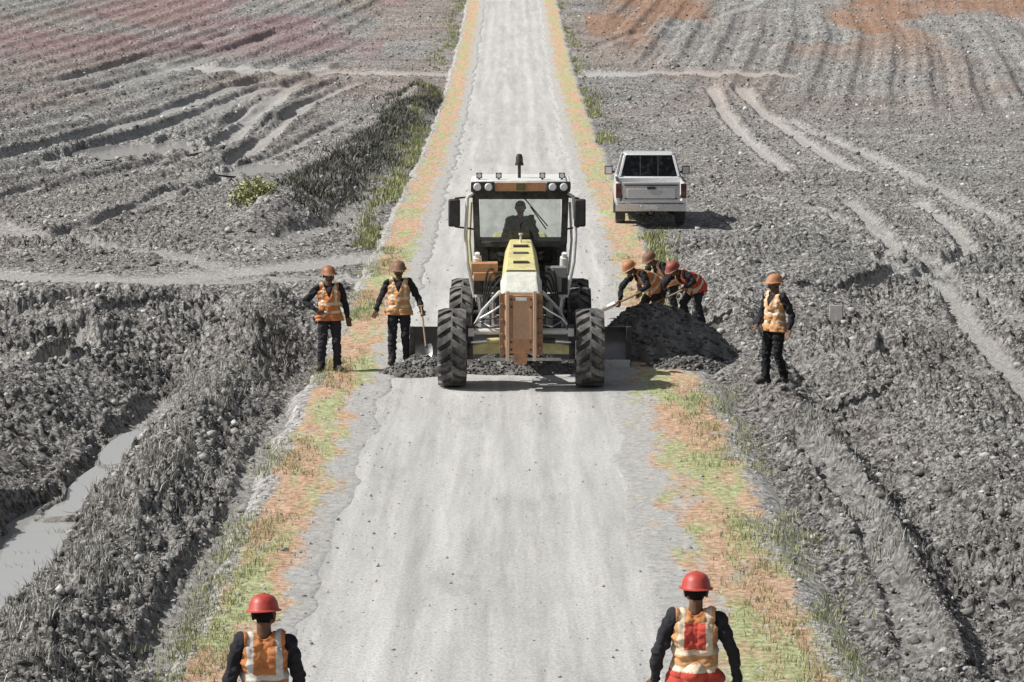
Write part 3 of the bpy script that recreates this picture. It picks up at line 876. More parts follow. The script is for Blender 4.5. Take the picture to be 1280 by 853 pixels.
# clutter on the front frame: bright pipes, clamps, bolts, lower guard
for s in (-1, 1):
    for q in range(3):
        mb = MB(); mb.path([Vector((s * .31, -.30 + .05 * q, 1.36 - .16 * q)), Vector((s * (.44 + .03 * q), -.22, 1.26 - .13 * q)), Vector((s * .66, -.12 + .04 * q, 1.12 - .03 * q)), Vector((s * .78, -.08, .98))], .014, 6)
        mb.build('brake_pipe', CHROME if q != 1 else BLK, g)
    mb = MB(); mb.path([Vector((s * .34, .2, 1.52)), Vector((s * .62, .5, 1.18)), Vector((s * .80, .62, .82))], .028, 8); mb.build('tie_bar', LTM, g)
    mb = MB(); mb.box((s * .52, .45, .98), (.26, .3, .24)); mb.box((s * .50, .29, 1.0), (.16, .03, .12)); mb.build('oil_tank', MIDM if s < 0 else DKM, g, .02)
    mb = MB(); mb.tube((s * .46, .15, .98), (s * .46, .15, 1.34), .055, .055, 16); mb.tube((s * .46, .15, 1.34), (s * .46, .15, 1.38), .03); mb.build('filter', CHROME if s < 0 else MIDM, g)
    mb = MB(); mb.box((s * .92, -.17, .62), (.10, .02, .30))
    for q in range(4): mb.tube((s * .92, -.19, .52 + .07 * q), (s * .92, -.175, .52 + .07 * q), .018, .018, 6)
    mb.build('hub_guard', LTM if s > 0 else MIDM, g, .004)
    for zz_ in (1.48, 1.36, .80, .68):
        mb = MB(); mb.tube((s * .155, -.643, zz_), (s * .155, -.618, zz_), .018, .018, 6); mb.build('plate_bolt', DKM, nose)
mb = MB(); mb.box((0, .05, .44), (1.3, .06, .05)); mb.build('lower_guard', LTM, g, .006)
mb = MB(); mb.box((0, -.645, 1.49), (.18, .012, .05)); mb.build('data_plate', LTM, nose, .003)
# drawbar, circle and blade
mb = MB()
for s in (-1, 1): mb.loft([[Vector((x + dx, y, z + dz)) for dx, dz in ((-.06, -.07), (.06, -.07), (.06, .07), (-.06, .07))] for x, y, z in ((s * .12, .25, .86), (s * .55, 2.0, .86))])
mb.box((0, 1.6, .86), (.9, .12, .1)); mb.box((0, .3, .86), (.3, .25, .2))
mb.build('drawbar', DKM, g, .01)
mb = MB(); mb.lathe([(.60, .70), (.74, .70), (.74, .80), (.60, .80)], (0, 2.45, 0), 'z', 48, closed=True); mb.build('circle', MIDM, g)
mb = MB()
def blade_sec(x):
    o_ = []
    for q in range(9):
        a = R_(-52 + 104 * q / 8); o_.append(Vector((x, 2.42 - .42 * (1 - math.cos(a)) * 1 + .12, .37 + .40 * math.sin(a))))
    for q in range(8, -1, -1):
        a = R_(-52 + 104 * q / 8); o_.append(Vector((x, 2.42 - .42 * (1 - math.cos(a)) + .145, .37 + .40 * math.sin(a))))
    return o_
mb.loft([blade_sec(-1.86), blade_sec(0), blade_sec(1.86)])
bl = mb.build('blade', SHINY, g)
for s in (-1, 1):
    mb = MB(); mb.box((s * 1.83, 2.36, .36), (.09, .06, .66)); mb.build('end_plate', DKM, bl, .006)
mb = MB(); mb.box((0, 2.32, .06), (3.7, .03, .14)); mb.build('cutting_edge', CHROME, bl, .004)
for s in (-1, 1):
    mb = MB(); mb.loft([[Vector((s * .55 + dx, y, z + dz)) for dx, dz in ((-.04, -.06), (.04, -.06), (.04, .06), (-.04, .06))] for y, z in ((2.45, .72), (2.62, .45))])
    mb.build('blade_bracket', DKM, g, .008)
# cab
CABY0, CABY1 = 2.75, 4.15
WB, WT, ZB, ZM, ZT = .58, .80, 1.30, 2.05, 2.98
mb = MB()
def post(a, b, w, d):
    a, b = Vector(a), Vector(b)
    mb.loft([[p + Vector((dx, dy, 0)) for dx, dy in ((-w, -d), (w, -d), (w, d), (-w, d))] for p in (a, b)])
for s in (-1, 1):
    post((s * .735, CABY0, ZM), (s * .765, CABY0 + .03, ZT), .055, .045)
    post((s * WB, CABY0 + .12, ZB), (s * .735, CABY0, ZM), .05, .045)
    post((s * .76, CABY1, ZB), (s * .77, CABY1, ZT), .045, .05)
    post((s * .76, 3.55, ZM - .1), (s * .775, 3.55, ZT), .03, .035)
mb.box((0, CABY0, 2.05), (1.48, .09, .09)); mb.box((0, CABY0 + .03, 2.90), (1.56, .09, .17))
mb.box((0, CABY1, 2.0), (1.5, .07, .09)); mb.box((0, CABY1, 2.92), (1.5, .07, .12))
for s in (-1, 1):
    mb.box((s * .765, (CABY0 + CABY1) / 2, 2.92), (.07, CABY1 - CABY0, .12)); mb.box((s * .75, 3.55, ZM), (.05, 1.2, .06))
mb.box((0, 3.5, ZB - .03), (1.3, 1.4, .1)); mb.box((0, CABY1 - .02, 1.65), (1.46, .05, .66))
cabf = mb.build('cab', DKM, g, .012)
mb = MB(); mb.box((0, CABY0 - .002, 2.47), (1.36, .008, .76)); mb.build('windscreen', GLS, cabf)
mb = MB(); mb.box((0, CABY1 + .002, 2.45), (1.42, .008, .84)); mb.build('rear_window', GLS, cabf)
for s in (-1, 1):
    mb = MB(); mb.poly([(s * .768, CABY0 + .05, 2.08), (s * .772, 3.52, 2.08), (s * .772, 3.52, 2.87), (s * .772, CABY0 + .05, 2.87), (s * .776, CABY0 + .05, 2.08), (s * .780, 3.52, 2.08), (s * .780, 3.52, 2.87), (s * .780, CABY0 + .05, 2.87)], [(0, 1, 2, 3), (4, 7, 6, 5), (0, 4, 5, 1), (1, 5, 6, 2), (2, 6, 7, 3), (3, 7, 4, 0)]); mb.build('side_window', GLS, cabf)
    mb = MB(); mb.poly([(s * .60, CABY0 + .08, 1.36), (s * .12, CABY0 + .08, 1.36), (s * .12, CABY0 + .01, 2.0), (s * .70, CABY0 + .01, 2.0), (s * .60, CABY0 + .088, 1.36), (s * .12, CABY0 + .088, 1.36), (s * .12, CABY0 + .018, 2.0), (s * .70, CABY0 + .018, 2.0)], [(0, 1, 2, 3), (4, 7, 6, 5), (0, 4, 5, 1), (1, 5, 6, 2), (2, 6, 7, 3), (3, 7, 4, 0)]); mb.build('lower_window', GLS, cabf)
    mb = MB(); mb.prism([(CABY0 + .15, 1.34), (3.5, 1.34), (3.5, 2.0), (CABY0 + .05, 2.0)], s * .70, s * .725, 'x'); mb.build('door', DKM, cabf, .01)
mb = MB(); mb.box((0, 3.42, 3.045), (1.70, 1.62, .13)); mb.box((0, 3.42, 3.12), (1.56, 1.5, .05))
roof = mb.build('roof', LTM, cabf, .03)
mb = MB(); mb.box((0, 2.60, 3.035), (.86, .03, .15)); mb.build('visor', ORG, roof, .008)
mb = MB(); mb.box((0, 2.585, 3.04), (.15, .012, .12)); mb.build('badge', paint('dark green enamel', (.10, .12, .04), .4), roof, .004)
for s in (-1, 1):
    mb = MB(); mb.box((s * .64, 2.60, 3.035), (.40, .05, .17)); lb = mb.build('light_box', BLK, roof, .01)
    for q in (.54, .73):
        mb = MB(); mb.lathe([(.0, -.012), (.05, -.012), (.065, .0), (.07, .03), (.0, .03)], (s * q, 2.565, 3.035), 'y', 20); mb.build('work_light', LENS, lb)
for xq in (-.70, -.37, .37, .70):
    mb = MB(); mb.box((xq, 2.80, 3.215), (.10, .08, .09)); mb.tube((xq, 2.82, 3.14), (xq, 2.82, 3.18), .02); r_ = mb.build('roof_light', DKM, roof, .01)
    mb = MB(); mb.tube((xq, 2.762, 3.215), (xq, 2.752, 3.215), .038, .038, 14); mb.build('lens', LENS, r_)
mb = MB(); mb.tube((-.02, 3.2, 3.14), (-.02, 3.2, 3.38), .028); mb.tube((-.02, 3.2, 3.36), (-.02, 3.2, 3.40), .075, .075, 20)
be = mb.build('beacon', BLK, roof)
mb = MB(); mb.lathe([(.0, 3.56), (.04, 3.55), (.06, 3.50), (.065, 3.40), (.0, 3.40)], (-.02, 3.2, 0), 'z', 20); mb.build('dome', paint('smoked beacon', (.05, .035, .02), .2), be)
mb = MB(); mb.path([Vector((.06, CABY0 - .03, 2.84)), Vector((.30, CABY0 - .03, 2.55)), Vector((.46, CABY0 - .025, 2.36))], .011, 6); mb.box((.30, CABY0 - .03, 2.50), (.02, .02, .46), roty(-35)); mb.box((.06, CABY0 - .04, 2.86), (.1, .06, .06))
mb.build('wiper', BLK, cabf)
mb = MB(); mb.box((0, CABY0 + .22, 1.88), (1.1, .22, .3)); mb.box((.1, CABY0 + .25, 2.06), (.5, .14, .12)); mb.build('dashboard', BLK, cabf, .03)
mb = MB(); mb.tube((0, 3.18, 1.7), (0, 3.08, 2.10), .03); mb.lathe([(.155, -.013), (.18, 0), (.155, .013), (.14, 0)], (0, 3.07, 2.11), 'z', 24, closed=True); mb.box((0, 3.07, 2.11), (.3, .03, .02)); mb.build('steering_wheel', BLK, cabf)
mb = MB(); mb.box((0, 3.72, 1.78), (.5, .48, .14)); mb.box((0, 3.94, 2.12), (.42, .12, .56), rotx(8)); mb.box((0, 3.72, 1.53), (.3, .3, .36)); mb.build('seat', cloth('seat fabric', (.03, .03, .033)), cabf, .03)
for s in (-1, 1):
    mb = MB(); mb.box((s * .34, 3.25, 1.72), (.12, .2, .6)); mb.tube((s * .34, 3.2, 2.0), (s * .33, 3.16, 2.14), .018)
    mb.build('control_console', BLK, cabf, .02)
# mirrors, rails, steps
for s, xm in ((-1, -1.12), (1, 1.0)):
    mb = MB(); mb.box((xm, 2.55, 2.60), (.20, .09, .47)); mi = mb.build('mirror', BLK, g, .03)
    mb = MB(); mb.box((xm, 2.599, 2.60), (.15, .008, .40)); mb.build('mirror_glass', CHROME, mi)
    mb = MB(); mb.path([Vector((s * .78, 2.78, 2.86)), Vector((xm - s * .02, 2.60, 2.84)), Vector((xm - s * .02, 2.60, 2.36)), Vector((s * .76, 2.78, 2.30))], .016, 8); mb.build('mirror_arm', BLK, mi)
    mb = MB(); mb.path([Vector((s * .90, 2.66, 2.86)), Vector((s * .93, 2.62, 2.2)), Vector((s * .90, 2.62, 1.75)), Vector((s * .78, 2.75, 1.15))], .032, 8); mb.path([Vector((s * .90, 2.66, 2.86)), Vector((s * .78, 2.78, 2.92))], .026, 8)
    mb.build('handrail', LTM, g)
    mb = MB(); mb.path([Vector((s * .84, 2.95, 2.75)), Vector((s * .87, 2.9, 2.1)), Vector((s * .82, 2.9, 1.5))], .022, 8); mb.build('grab_bar', YEL if s < 0 else LTM, g)
    mb = MB()
    for q in (.55, .85, 1.15): mb.box((s * .75, 3.1, q), (.22, .34, .035))
    mb.box((s * .70, 3.1, .9), (.03, .3, .8))
    for q in (2.95, 3.25): mb.tube((s * .84, q, .5), (s * .80, q, 1.3), .02)
    mb.build('step', DKM, g, .004)
# rear: tandems, engine house
for s in (-1, 1):
    mb = MB(); mb.prism([(4.2, .45), (6.2, .45), (6.35, .62), (6.2, .82), (4.2, .82), (4.05, .62)], s * .62, s * .80, 'x'); mb.build('tandem_case', DKM, g, .02)
mb = MB(); mb.box((0, 5.2, .75), (1.3, .4, .34)); mb.build('rear_axle', DKM, g, .02)
mb = MB(); mb.box((0, 4.0, 1.05), (.9, 2.6, .34)); mb.box((0, 5.8, 1.02), (.95, 2.2, .3)); mb.build('rear_frame', DKM, g, .02)
mb = MB(); mb.loft([[Vector((sx * w_, y, z)) for sx, z in ((-1, 1.18), (1, 1.18), (1, zt * .94), (.86, zt), (-.86, zt), (-1, zt * .94))] for y, w_, zt in ((4.4, .52, 2.02), (6.2, .52, 1.95), (7.0, .48, 1.72))])
eng = mb.build('engine_cover', YEL, g, .02)
mb = MB()
for s in (-1, 1):
    mb = MB()
    for q in range(7): mb.box((s * .522, 5.0 + q * .2, 1.58), (.012, .11, .34))
    mb.box((s * .518, 5.6, 1.58), (.006, 1.5, .42)); mb.build('grille', BLK, eng, .003)
mb = MB(); mb.box((0, 7.0, 1.45), (.7, .04, .44)); mb.build('grille', BLK, eng, .004)
mb = MB(); mb.tube((.2, 5.2, 1.95), (.2, 5.2, 2.35), .05); mb.build('exhaust', DKM, eng)

# ------------------------------------------------------------------ pickup truck
WHT = paint('white truck paint', (.72, .725, .73), .25, .1, .3, (.40, .37, .33), scale=2.2, coat=.5)
WHT_SHADE = paint('dusty shade-grey tailgate paint', (.50, .505, .52), .35, .25, .35, (.40, .37, .33), scale=2.5, coat=.3)  # truck white greyed for the tailgate, its shade put into the colour
def pickup(x, y, rz=0):
    r = empty('pickup_truck', (x, y, hz(x, y) + .03), rz)
    tag(r, 'white crew cab pickup truck parked beside the road, tailgate toward the grader', 'pickup truck')
    # origin under the tailgate, +y runs forward
    L, w = 5.4, .94
    mb = MB()
    # bed sides and floor
    for s in (-1, 1):
        mb.loft([[Vector((s * (w - .015), yq, .62)), Vector((s * w, yq, .80)), Vector((s * w, yq, 1.02)), Vector((s * (w - .03), yq, 1.22)), Vector((s * (w - .10), yq, 1.22)), Vector((s * (w - .12), yq, .66))] for yq in (.02, 1.72)])
    mb.box((0, .87, .68), (1.68, 1.7, .06)); mb.box((0, 1.74, .95), (1.7, .05, .54))
    mb.build('cargo_bed', WHT, r, .02)
    for s in (-1, 1):
        mb = MB(); mb.box((s * (w - .06), .86, 1.235), (.085, 1.66, .025)); mb.build('bed_rail', BLK, r, .006)
    mb = MB(); mb.box((0, -.005, .92), (1.52, .06, .50)); mb.box((0, -.042, .91), (1.28, .02, .26)); mb.box((0, -.01, 1.185), (1.52, .09, .05))
    tg = mb.build('tailgate', WHT_SHADE, r, .014)
    mb = MB(); mb.box((0, -.036, .775), (1.40, .012, .035)); mb.box((0, -.036, 1.13), (1.40, .012, .03)); mb.build('tailgate_seam', BLK, tg, .003)
    mb = MB(); mb.box((0, -.058, 1.06), (.22, .02, .075)); mb.build('handle', BLK, tg, .008)
    mb = MB(); mb.tube((.19, -.054, 1.02), (.19, -.06, 1.02), .05, .05, 20); mb.build('badge', CHROME, tg)
    for s in (-1, 1):
        mb = MB(); mb.box((s * .86, -.01, .98), (.15, .06, .38)); mb.box((s * .86, -.045, .90), (.11, .012, .09))
        mb.build('tail_light', paint('tail lamp red', (.085, .012, .012), .3, 0, .4), r, .012)
    mb = MB(); mb.prism([(-.94, .45), (.94, .45), (.92, .64), (-.92, .64)], -.17, .0, 'y'); mb.box((0, -.185, .555), (.56, .02, .10))
    bp = mb.build('rear_bumper', CHROME, r, .02)
    mb = MB(); mb.box((-.0, -.20, .56), (.34, .008, .12)); mb.build('number_plate', paint('plate white', (.6, .6, .58), .4), bp)
    # cab, lofted greenhouse and lower body
    def body(secs, name, mat, bv=.03, par=r):
        mb = MB(); mb.loft(secs); return mb.build(name, mat, par, bv)
    lo = lambda yq, ww, zt: [Vector((-ww + .03, yq, .42)), Vector((ww - .03, yq, .42)), Vector((ww, yq, .80)), Vector((ww - .04, yq, zt)), Vector((-ww + .04, yq, zt)), Vector((-ww, yq, .80))]
    body([lo(1.80, w, 1.24), lo(3.95, w, 1.22), lo(4.3, w - .01, 1.18), lo(5.1, w - .06, 1.06), lo(5.45, w - .16, .92)], 'body', WHT)
    mb = MB()
    roofz = 1.86
    # roof panel
    mb.loft([[Vector((sx * ww, yq, z)) for sx, z in ((-1, zt - .05), (1, zt - .05), (.93, zt), (-.93, zt))] for yq, ww, zt in ((2.02, .66, roofz - .03), (2.4, .70, roofz), (3.2, .69, roofz - .01), (3.42, .66, roofz - .05))])
    rf = mb.build('roof', WHT, r, .02)
    mb = MB()
    for s in (-1, 1):
        for a, b in (((.80, 1.84, 1.24), (.66, 2.03, 1.80)), ((.86, 2.95, 1.22), (.70, 2.9, 1.82)), ((.84, 4.05, 1.20), (.66, 3.40, 1.79))):
            a, b = Vector(a), Vector(b); a.x *= s; b.x *= s
            mb = MB(); mb.loft([[p + Vector((dx, dy, 0)) for dx, dy in ((-.035, -.06), (.035, -.06), (.035, .06), (-.035, .06))] for p in (a, b)]); mb.build('pillar', WHT, rf, .01)
    TG = glass('truck glass', (.35, .38, .38))
    mb = MB(); mb.poly([(-.77, 1.82, 1.25), (.77, 1.82, 1.25), (.63, 2.015, 1.80), (-.63, 2.015, 1.80), (-.77, 1.832, 1.25), (.77, 1.832, 1.25), (.63, 2.027, 1.80), (-.63, 2.027, 1.80)], [(0, 1, 2, 3), (4, 7, 6, 5), (0, 4, 5, 1), (1, 5, 6, 2), (2, 6, 7, 3), (3, 7, 4, 0)]); rw = mb.build('rear_window', TG, r)
    for s in (-1, 1):
        mb = MB(); mb.loft([[Vector((s * .24 + dx, y_ + dy, z_)) for dx, dy in ((-.012, -.004), (.012, -.004), (.012, .02), (-.012, .02))] for y_, z_ in ((1.818, 1.26), (2.01, 1.79))])
        mb.build('window_divider', BLK, rw)
    mb = MB(); mb.poly([(-.80, 4.08, 1.21), (.80, 4.08, 1.21), (.63, 3.41, 1.80), (-.63, 3.41, 1.80), (-.80, 4.07, 1.21), (.80, 4.07, 1.21), (.63, 3.40, 1.80), (-.63, 3.40, 1.80)], [(0, 1, 2, 3), (4, 7, 6, 5), (0, 4, 5, 1), (1, 5, 6, 2), (2, 6, 7, 3), (3, 7, 4, 0)]); mb.build('windscreen', TG, r)
    for s in (-1, 1):
        for y0, y1, t0, t1 in ((1.95, 2.86, 2.10, 2.84), (3.04, 3.90, 2.96, 3.36)):
            mb = MB(); mb.poly([(s * .865, y0, 1.23), (s * .865, y1, 1.22), (s * .695, t1, 1.78), (s * .695, t0, 1.78), (s * .857, y0, 1.23), (s * .857, y1, 1.22), (s * .687, t1, 1.78), (s * .687, t0, 1.78)], [(0, 1, 2, 3), (4, 7, 6, 5), (0, 4, 5, 1), (1, 5, 6, 2), (2, 6, 7, 3), (3, 7, 4, 0)]); mb.build('side_window', TG, r)
            mb = MB(); mb.box((s * .945, (y0 + y1) / 2 + .3, 1.08), (.02, .15, .03)); mb.build('door_handle', CHROME, r, .005)
        mb = MB(); mb.box((s * 1.07, 3.78, 1.28), (.22, .10, .24)); mb.tube((s * .90, 3.82, 1.22), (s * 1.0, 3.80, 1.24), .03); mi = mb.build('mirror', BLK, r, .03)
        mb = MB(); mb.box((s * 1.07, 3.724, 1.28), (.17, .008, .19)); mb.build('mirror_glass', CHROME, mi)
    mb = MB()
    for s in (-1, 1):
        pass
    for s in (-1, 1):
        for yq in (2.35, 3.3):
            mb = MB(); mb.box((s * .38, yq, 1.30), (.5, .14, .5), rotx(-10)); mb.box((s * .38, yq - .02, 1.61), (.24, .1, .15)); mb.tube((s * .38, yq - .02, 1.5), (s * .38, yq - .02, 1.6), .03); mb.box((s * .38, yq + .25, 1.0), (.5, .5, .16)); mb.build('seat', cloth('seat fabric', (.03, .03, .033)), r, .03)
    for s in (-1, 1):
        for yq in (1.05, 4.45):
            mb = MB(); mb.lathe([(.25, -.11), (.36, -.125), (.39, -.09), (.395, 0), (.39, .09), (.36, .125), (.25, .11)], (0, 0, 0), 'x', 36, closed=True)
            for q in range(36):
                a = 2 * math.pi * q / 36
                for h_ in (-.06, .06): mb.box((h_, .393 * math.sin(a + h_), .393 * math.cos(a + h_)), (.08, .035, .02), Matrix.Rotation(-(a + h_), 3, 'X'))
            wl = mb.build('wheel', RUB, r); wl.location = (s * .80, yq, .395)
            mb = MB(); mb.lathe([(0, s * .07), (.07, s * .07), (.09, s * .03), (.2, s * .05), (.25, s * .10), (.255, -s * .1), (0, -s * .1)], (0, 0, 0), 'x', 24); mb.build('rim', MIDM, wl)
    mb = MB(); mb.box((0, 2.6, .46), (1.0, 4.6, .16)); mb.tube((-.75, 1.05, .40), (.75, 1.05, .40), .07); mb.ball((0, 1.05, .38), .16, 12); mb.tube((.5, -.05, .36), (.5, 1.2, .40), .035); mb.box((0, -.1, .40), (.1, .3, .08))
    mb.build('chassis', BLK, r, .01)
    for s in (-1, 1):
        mb = MB(); mb.box((s * .80, .58, .35), (.26, .015, .34)); mb.build('mud_flap', BLK, r)
    mb = MB(); mb.box((0, 5.45, .74), (1.3, .06, .26)); mb.build('grille', BLK, r, .01)
    for s in (-1, 1):
        mb = MB(); mb.box((s * .70, 5.40, .80), (.26, .1, .16)); mb.build('headlight', LENS, r, .02)
    mb = MB(); mb.box((0, 5.5, .54), (1.6, .12, .2)); mb.build('front_bumper', CHROME, r, .03)
    mb = MB(); mb.tube((-.8, 3.6, 1.2), (-.82, 3.62, 1.9), .006, .004, 6); mb.build('aerial', BLK, r)
    return r
px_, py_ = at(814, 284)
pickup(px_, py_ - .3, R_(-1))

# ------------------------------------------------------------------ people
SKIN = cloth('dark skin', (.16, .088, .055), 10, .6)
SHIRT = cloth('dark work shirt', (.028, .028, .032))
TROU = cloth('dark work trousers', (.035, .036, .042))
BOOT = cloth('dusty boots', (.06, .052, .045), 20, .8)
HAIR = cloth('black hair', (.008, .007, .006))
EYE = cloth('eye white', (.35, .33, .3), 10, .4)
LIP = cloth('lips', (.07, .028, .022), 10, .6)
VORG = cloth('orange vest', (.56, .22, .085))
VTAN = cloth('tan orange vest', (.60, .33, .16))
VRED = cloth('red orange vest', (.55, .085, .06))
VREF = cloth('reflective tape', (.72, .60, .45), 30, .45)
VREF2 = cloth('silver reflective tape', (.62, .60, .55), 30, .4)
HATR = paint('red hard hat', (.45, .05, .035), .35, 0, .25)
HATO = paint('orange brown hard hat', (.30, .11, .04), .45, 0, .55)
HATB = paint('dusty brown hard hat', (.20, .085, .045), .55, 0, .6)
HATY = paint('faded orange hard hat', (.46, .19, .07), .5, 0, .5)
HATD = paint('dull red hard hat', (.30, .05, .035), .5, 0, .5)
GLOVE = cloth('work glove', (.10, .085, .06))

def capsule_np(p0, p1, r0, r1, n=14, m=5):
    p0 = np.array(p0, float); p1 = np.array(p1, float)
    d = p1 - p0; L = np.linalg.norm(d)
    d = d / L if L > 1e-6 else np.array([0, 0, 1.0])
    e = np.cross(d, [1, 0, 0] if abs(d[0]) < .9 else [0, 1, 0]); e /= np.linalg.norm(e); f = np.cross(d, e)
    rings = []
    for k in range(m):
        t = math.pi / 2 * (1 - k / m); rings.append((p0 - d * r0 * math.sin(t), r0 * math.cos(t)))
    rings.append((p0, r0)); rings.append((p1, r1))
    for k in range(1, m + 1):
        t = math.pi / 2 * k / m; rings.append((p1 + d * r1 * math.sin(t), r1 * math.cos(t)))
    V = []; a = np.arange(n) * 2 * math.pi / n
    for c, r in rings:
        V.append(c + max(r, 1e-4) * (np.cos(a)[:, None] * e + np.sin(a)[:, None] * f))
    V = np.concatenate(V); F = []
    for i in range(len(rings) - 1):
        for k in range(n): F.append((i * n + k, i * n + (k + 1) % n, (i + 1) * n + (k + 1) % n, (i + 1) * n + k))
    F.append(tuple(range(n))[::-1]); F.append(tuple(range((len(rings) - 1) * n, len(rings) * n)))
    return V, F

def V3(*a): return Vector(a)
def person(label, loc, rz, pose, vest=(None, None), hat=None, group=None, voxel=.0075, trous=None, shirt=None, glove=False):
    """pose: joint positions; local frame faces -y, z up, origin at the feet"""
    J = dict(pelvis=V3(0, 0, .95), waist=V3(0, .0, 1.10), chest=V3(0, .01, 1.30), neck=V3(0, .015, 1.47), head=V3(0, -.01, 1.605),
             shL=V3(-.185, .01, 1.40), shR=V3(.185, .01, 1.40), elL=V3(-.25, .03, 1.12), elR=V3(.25, .03, 1.12),
             wrL=V3(-.28, -.05, .88), wrR=V3(.28, -.05, .88), hiL=V3(-.095, 0, .91), hiR=V3(.095, 0, .91),
             knL=V3(-.11, -.03, .50), knR=V3(.11, -.03, .50), anL=V3(-.12, .02, .09), anR=V3(.12, .02, .09), toL=V3(-.15, -.15, .045), toR=V3(.15, -.15, .045))
    bend = pose.get('bend', 0); lean = pose.get('lean', 0); drop = pose.get('drop', 0)
    if bend or lean or drop:
        M = Matrix.Rotation(R_(bend), 3, 'X') @ Matrix.Rotation(R_(lean), 3, 'Y')
        for k in ('waist', 'chest', 'neck', 'head', 'shL', 'shR', 'elL', 'elR', 'wrL', 'wrR'):
            f = .6 if k == 'waist' else 1.0
            Mk = Matrix.Rotation(R_(bend * f), 3, 'X') @ Matrix.Rotation(R_(lean), 3, 'Y')
            J[k] = Mk @ (J[k] - V3(0, 0, .95)) + V3(0, 0, .95)
        for k in list(J):
            if k[:2] not in ('an', 'to', 'kn'): J[k] = J[k] - V3(0, 0, drop) + V3(0, pose.get('back', 0), 0)
    for k, v in pose.items():
        if k in J: J[k] = V3(*v)
    S = []   # (p0, p1, r0, r1, tag)
    def cap(a, b, r0, r1, tg): S.append((V3(*a), V3(*b), r0, r1, tg))
    ax = (J['neck'] - J['pelvis']).normalized(); lat = (J['shR'] - J['shL']).normalized(); fw = lat.cross(ax).normalized() * -1
    if fw.dot(V3(0, -1, 0)) < -.2 and not pose.get('turned'): pass
    fwd = ax.cross(lat).normalized()
    # make sure forward is the face side
    if fwd.dot(V3(0, -1, -.6)) < 0: fwd = -fwd
    for s in (-1, 1):
        cap(J['pelvis'] + lat * .065 * s, J['waist'] + lat * .06 * s, .108, .102, 'torso')
        cap(J['waist'] + lat * .06 * s, J['chest'] + lat * .078 * s, .102, .112, 'torso')
        cap(J['chest'] + lat * .078 * s, J['neck'] - ax * .1 + lat * .07 * s, .112, .085, 'torso')
    cap(J['chest'] + fwd * .02, J['waist'] + fwd * .02, .12, .112, 'torso')
    cap(J['pelvis'] - fwd * .035, J['pelvis'] - fwd * .035 - ax * .03, .115, .11, 'torso')
    for s, k in ((-1, 'L'), (1, 'R')):
        sh, el, wr = J['sh' + k], J['el' + k], J['wr' + k]
        cap(J['neck'] - ax * .055, sh, .062, .066, 'torso')
        cap(sh, el, .070, .057, 'arm'); cap(el, wr - (wr - el).normalized() * .02, .056, .043, 'arm')
        hi, kn, an, to = J['hi' + k], J['kn' + k], J['an' + k], J['to' + k]
        cap(J['pelvis'] + lat * .07 * s, hi, .10, .10, 'leg'); cap(hi, kn, .104, .080, 'leg'); cap(kn, an + (kn - an).normalized() * .04, .078, .072, 'leg')
        heel = an + (an - to).normalized() * .06; heel.z = to.z
        cap(an + (kn - an).normalized() * .1, an, .060, .055, 'boot'); cap(heel, to, .048, .046, 'boot'); cap(an, to, .05, .042, 'boot')
        # hand: palm, four fingers, thumb
        d = (wr - el).normalized(); hd = pose.get('hand' + k)
        if hd: d = V3(*hd).normalized()
        side = d.cross(fwd if abs(d.dot(fwd)) < .9 else ax).normalized()       # across the palm
        pn = side.cross(d).normalized() * (1 if k == 'L' else 1)
        curl = pose.get('curl' + k, .45)
        tgh = 'glove' if glove else 'skin'
        cap(wr - d * .03, wr + d * .015, .033, .03, tgh)
        for q, (ofs, ln) in enumerate(((-.034, .078), (-.0115, .086), (.0115, .08), (.034, .062))):
            kn_ = wr + d * .085 + side * ofs; cap(wr + side * ofs * .6 + d * .01, kn_, .018, .0145, tgh)
            a = curl * .6; p = kn_; dirv = d
            for ph, f in ((.45, .6), (.32, 1.3), (.25, 1.9)):
                ang = curl * f; dv = (d * math.cos(ang * .8) + pn * math.sin(ang * .8) + side * ofs * 2.5).normalized()
                q2 = p + dv * ln * ph; cap(p, q2, .0095, .0088, tgh); p = q2
        tb = wr + d * .02 - side * .03 + pn * .01; t1 = tb + (d * .7 - side * .6 + pn * .35).normalized() * .045
        t2 = t1 + (d * .9 - side * .1 + pn * .5).normalized() * .032
        cap(tb, t1, .016, .0125, tgh); cap(t1, t2, .0115, .0095, tgh)
    # head
    hfd = V3(*pose.get('look', (0, -1, -.1))).normalized()
    up0 = (J['head'] - J['neck']).normalized(); hl = hfd.cross(up0).normalized(); up = hl.cross(hfd).normalized()
    HM = Matrix((hl * -1, -hfd, up)).transposed()   # local head: x lateral, -y face, z up
    hc = J['head']
    hp = lambda x, y, z: hc + HM @ V3(x, y, z)
    cap(J['neck'] - ax * .03, hp(0, .02, -.06), .058, .056, 'skin')
    cap(hp(0, .022, .035), hp(0, -.012, .03), .091, .088, 'skin')
    cap(hp(0, -.025, -.02), hp(0, -.045, -.075), .068, .040, 'skin')
    for s in (-1, 1):
        cap(hp(s * .04, -.05, -.03), hp(s * .03, -.06, -.02), .038, .034, 'skin')
        cap(hp(s * .088, .012, .012), hp(s * .086, .016, -.03), .017, .012, 'skin')
        cap(hp(s * .045, -.078, .03), hp(s * .012, -.088, .028), .014, .014, 'skin')
    cap(hp(0, -.092, .015), hp(0, -.112, -.022), .011, .016, 'skin')
    cap(hp(-.022, -.086, -.052), hp(.022, -.086, -.052), .011, .011, 'lip')
    V = []; F = []; o_ = 0
    for a, b, r0, r1, tg in S:
        v, f = capsule_np(a, b, r0, r1); V.append(v); F += [tuple(i + o_ for i in q) for q in f]; o_ += len(v)
    V = np.concatenate(V)
    me = bpy.data.meshes.new('tmp'); me.from_pydata(V.tolist(), [], F)
    tmp = bpy.data.objects.new('tmp', me); COL.objects.link(tmp)
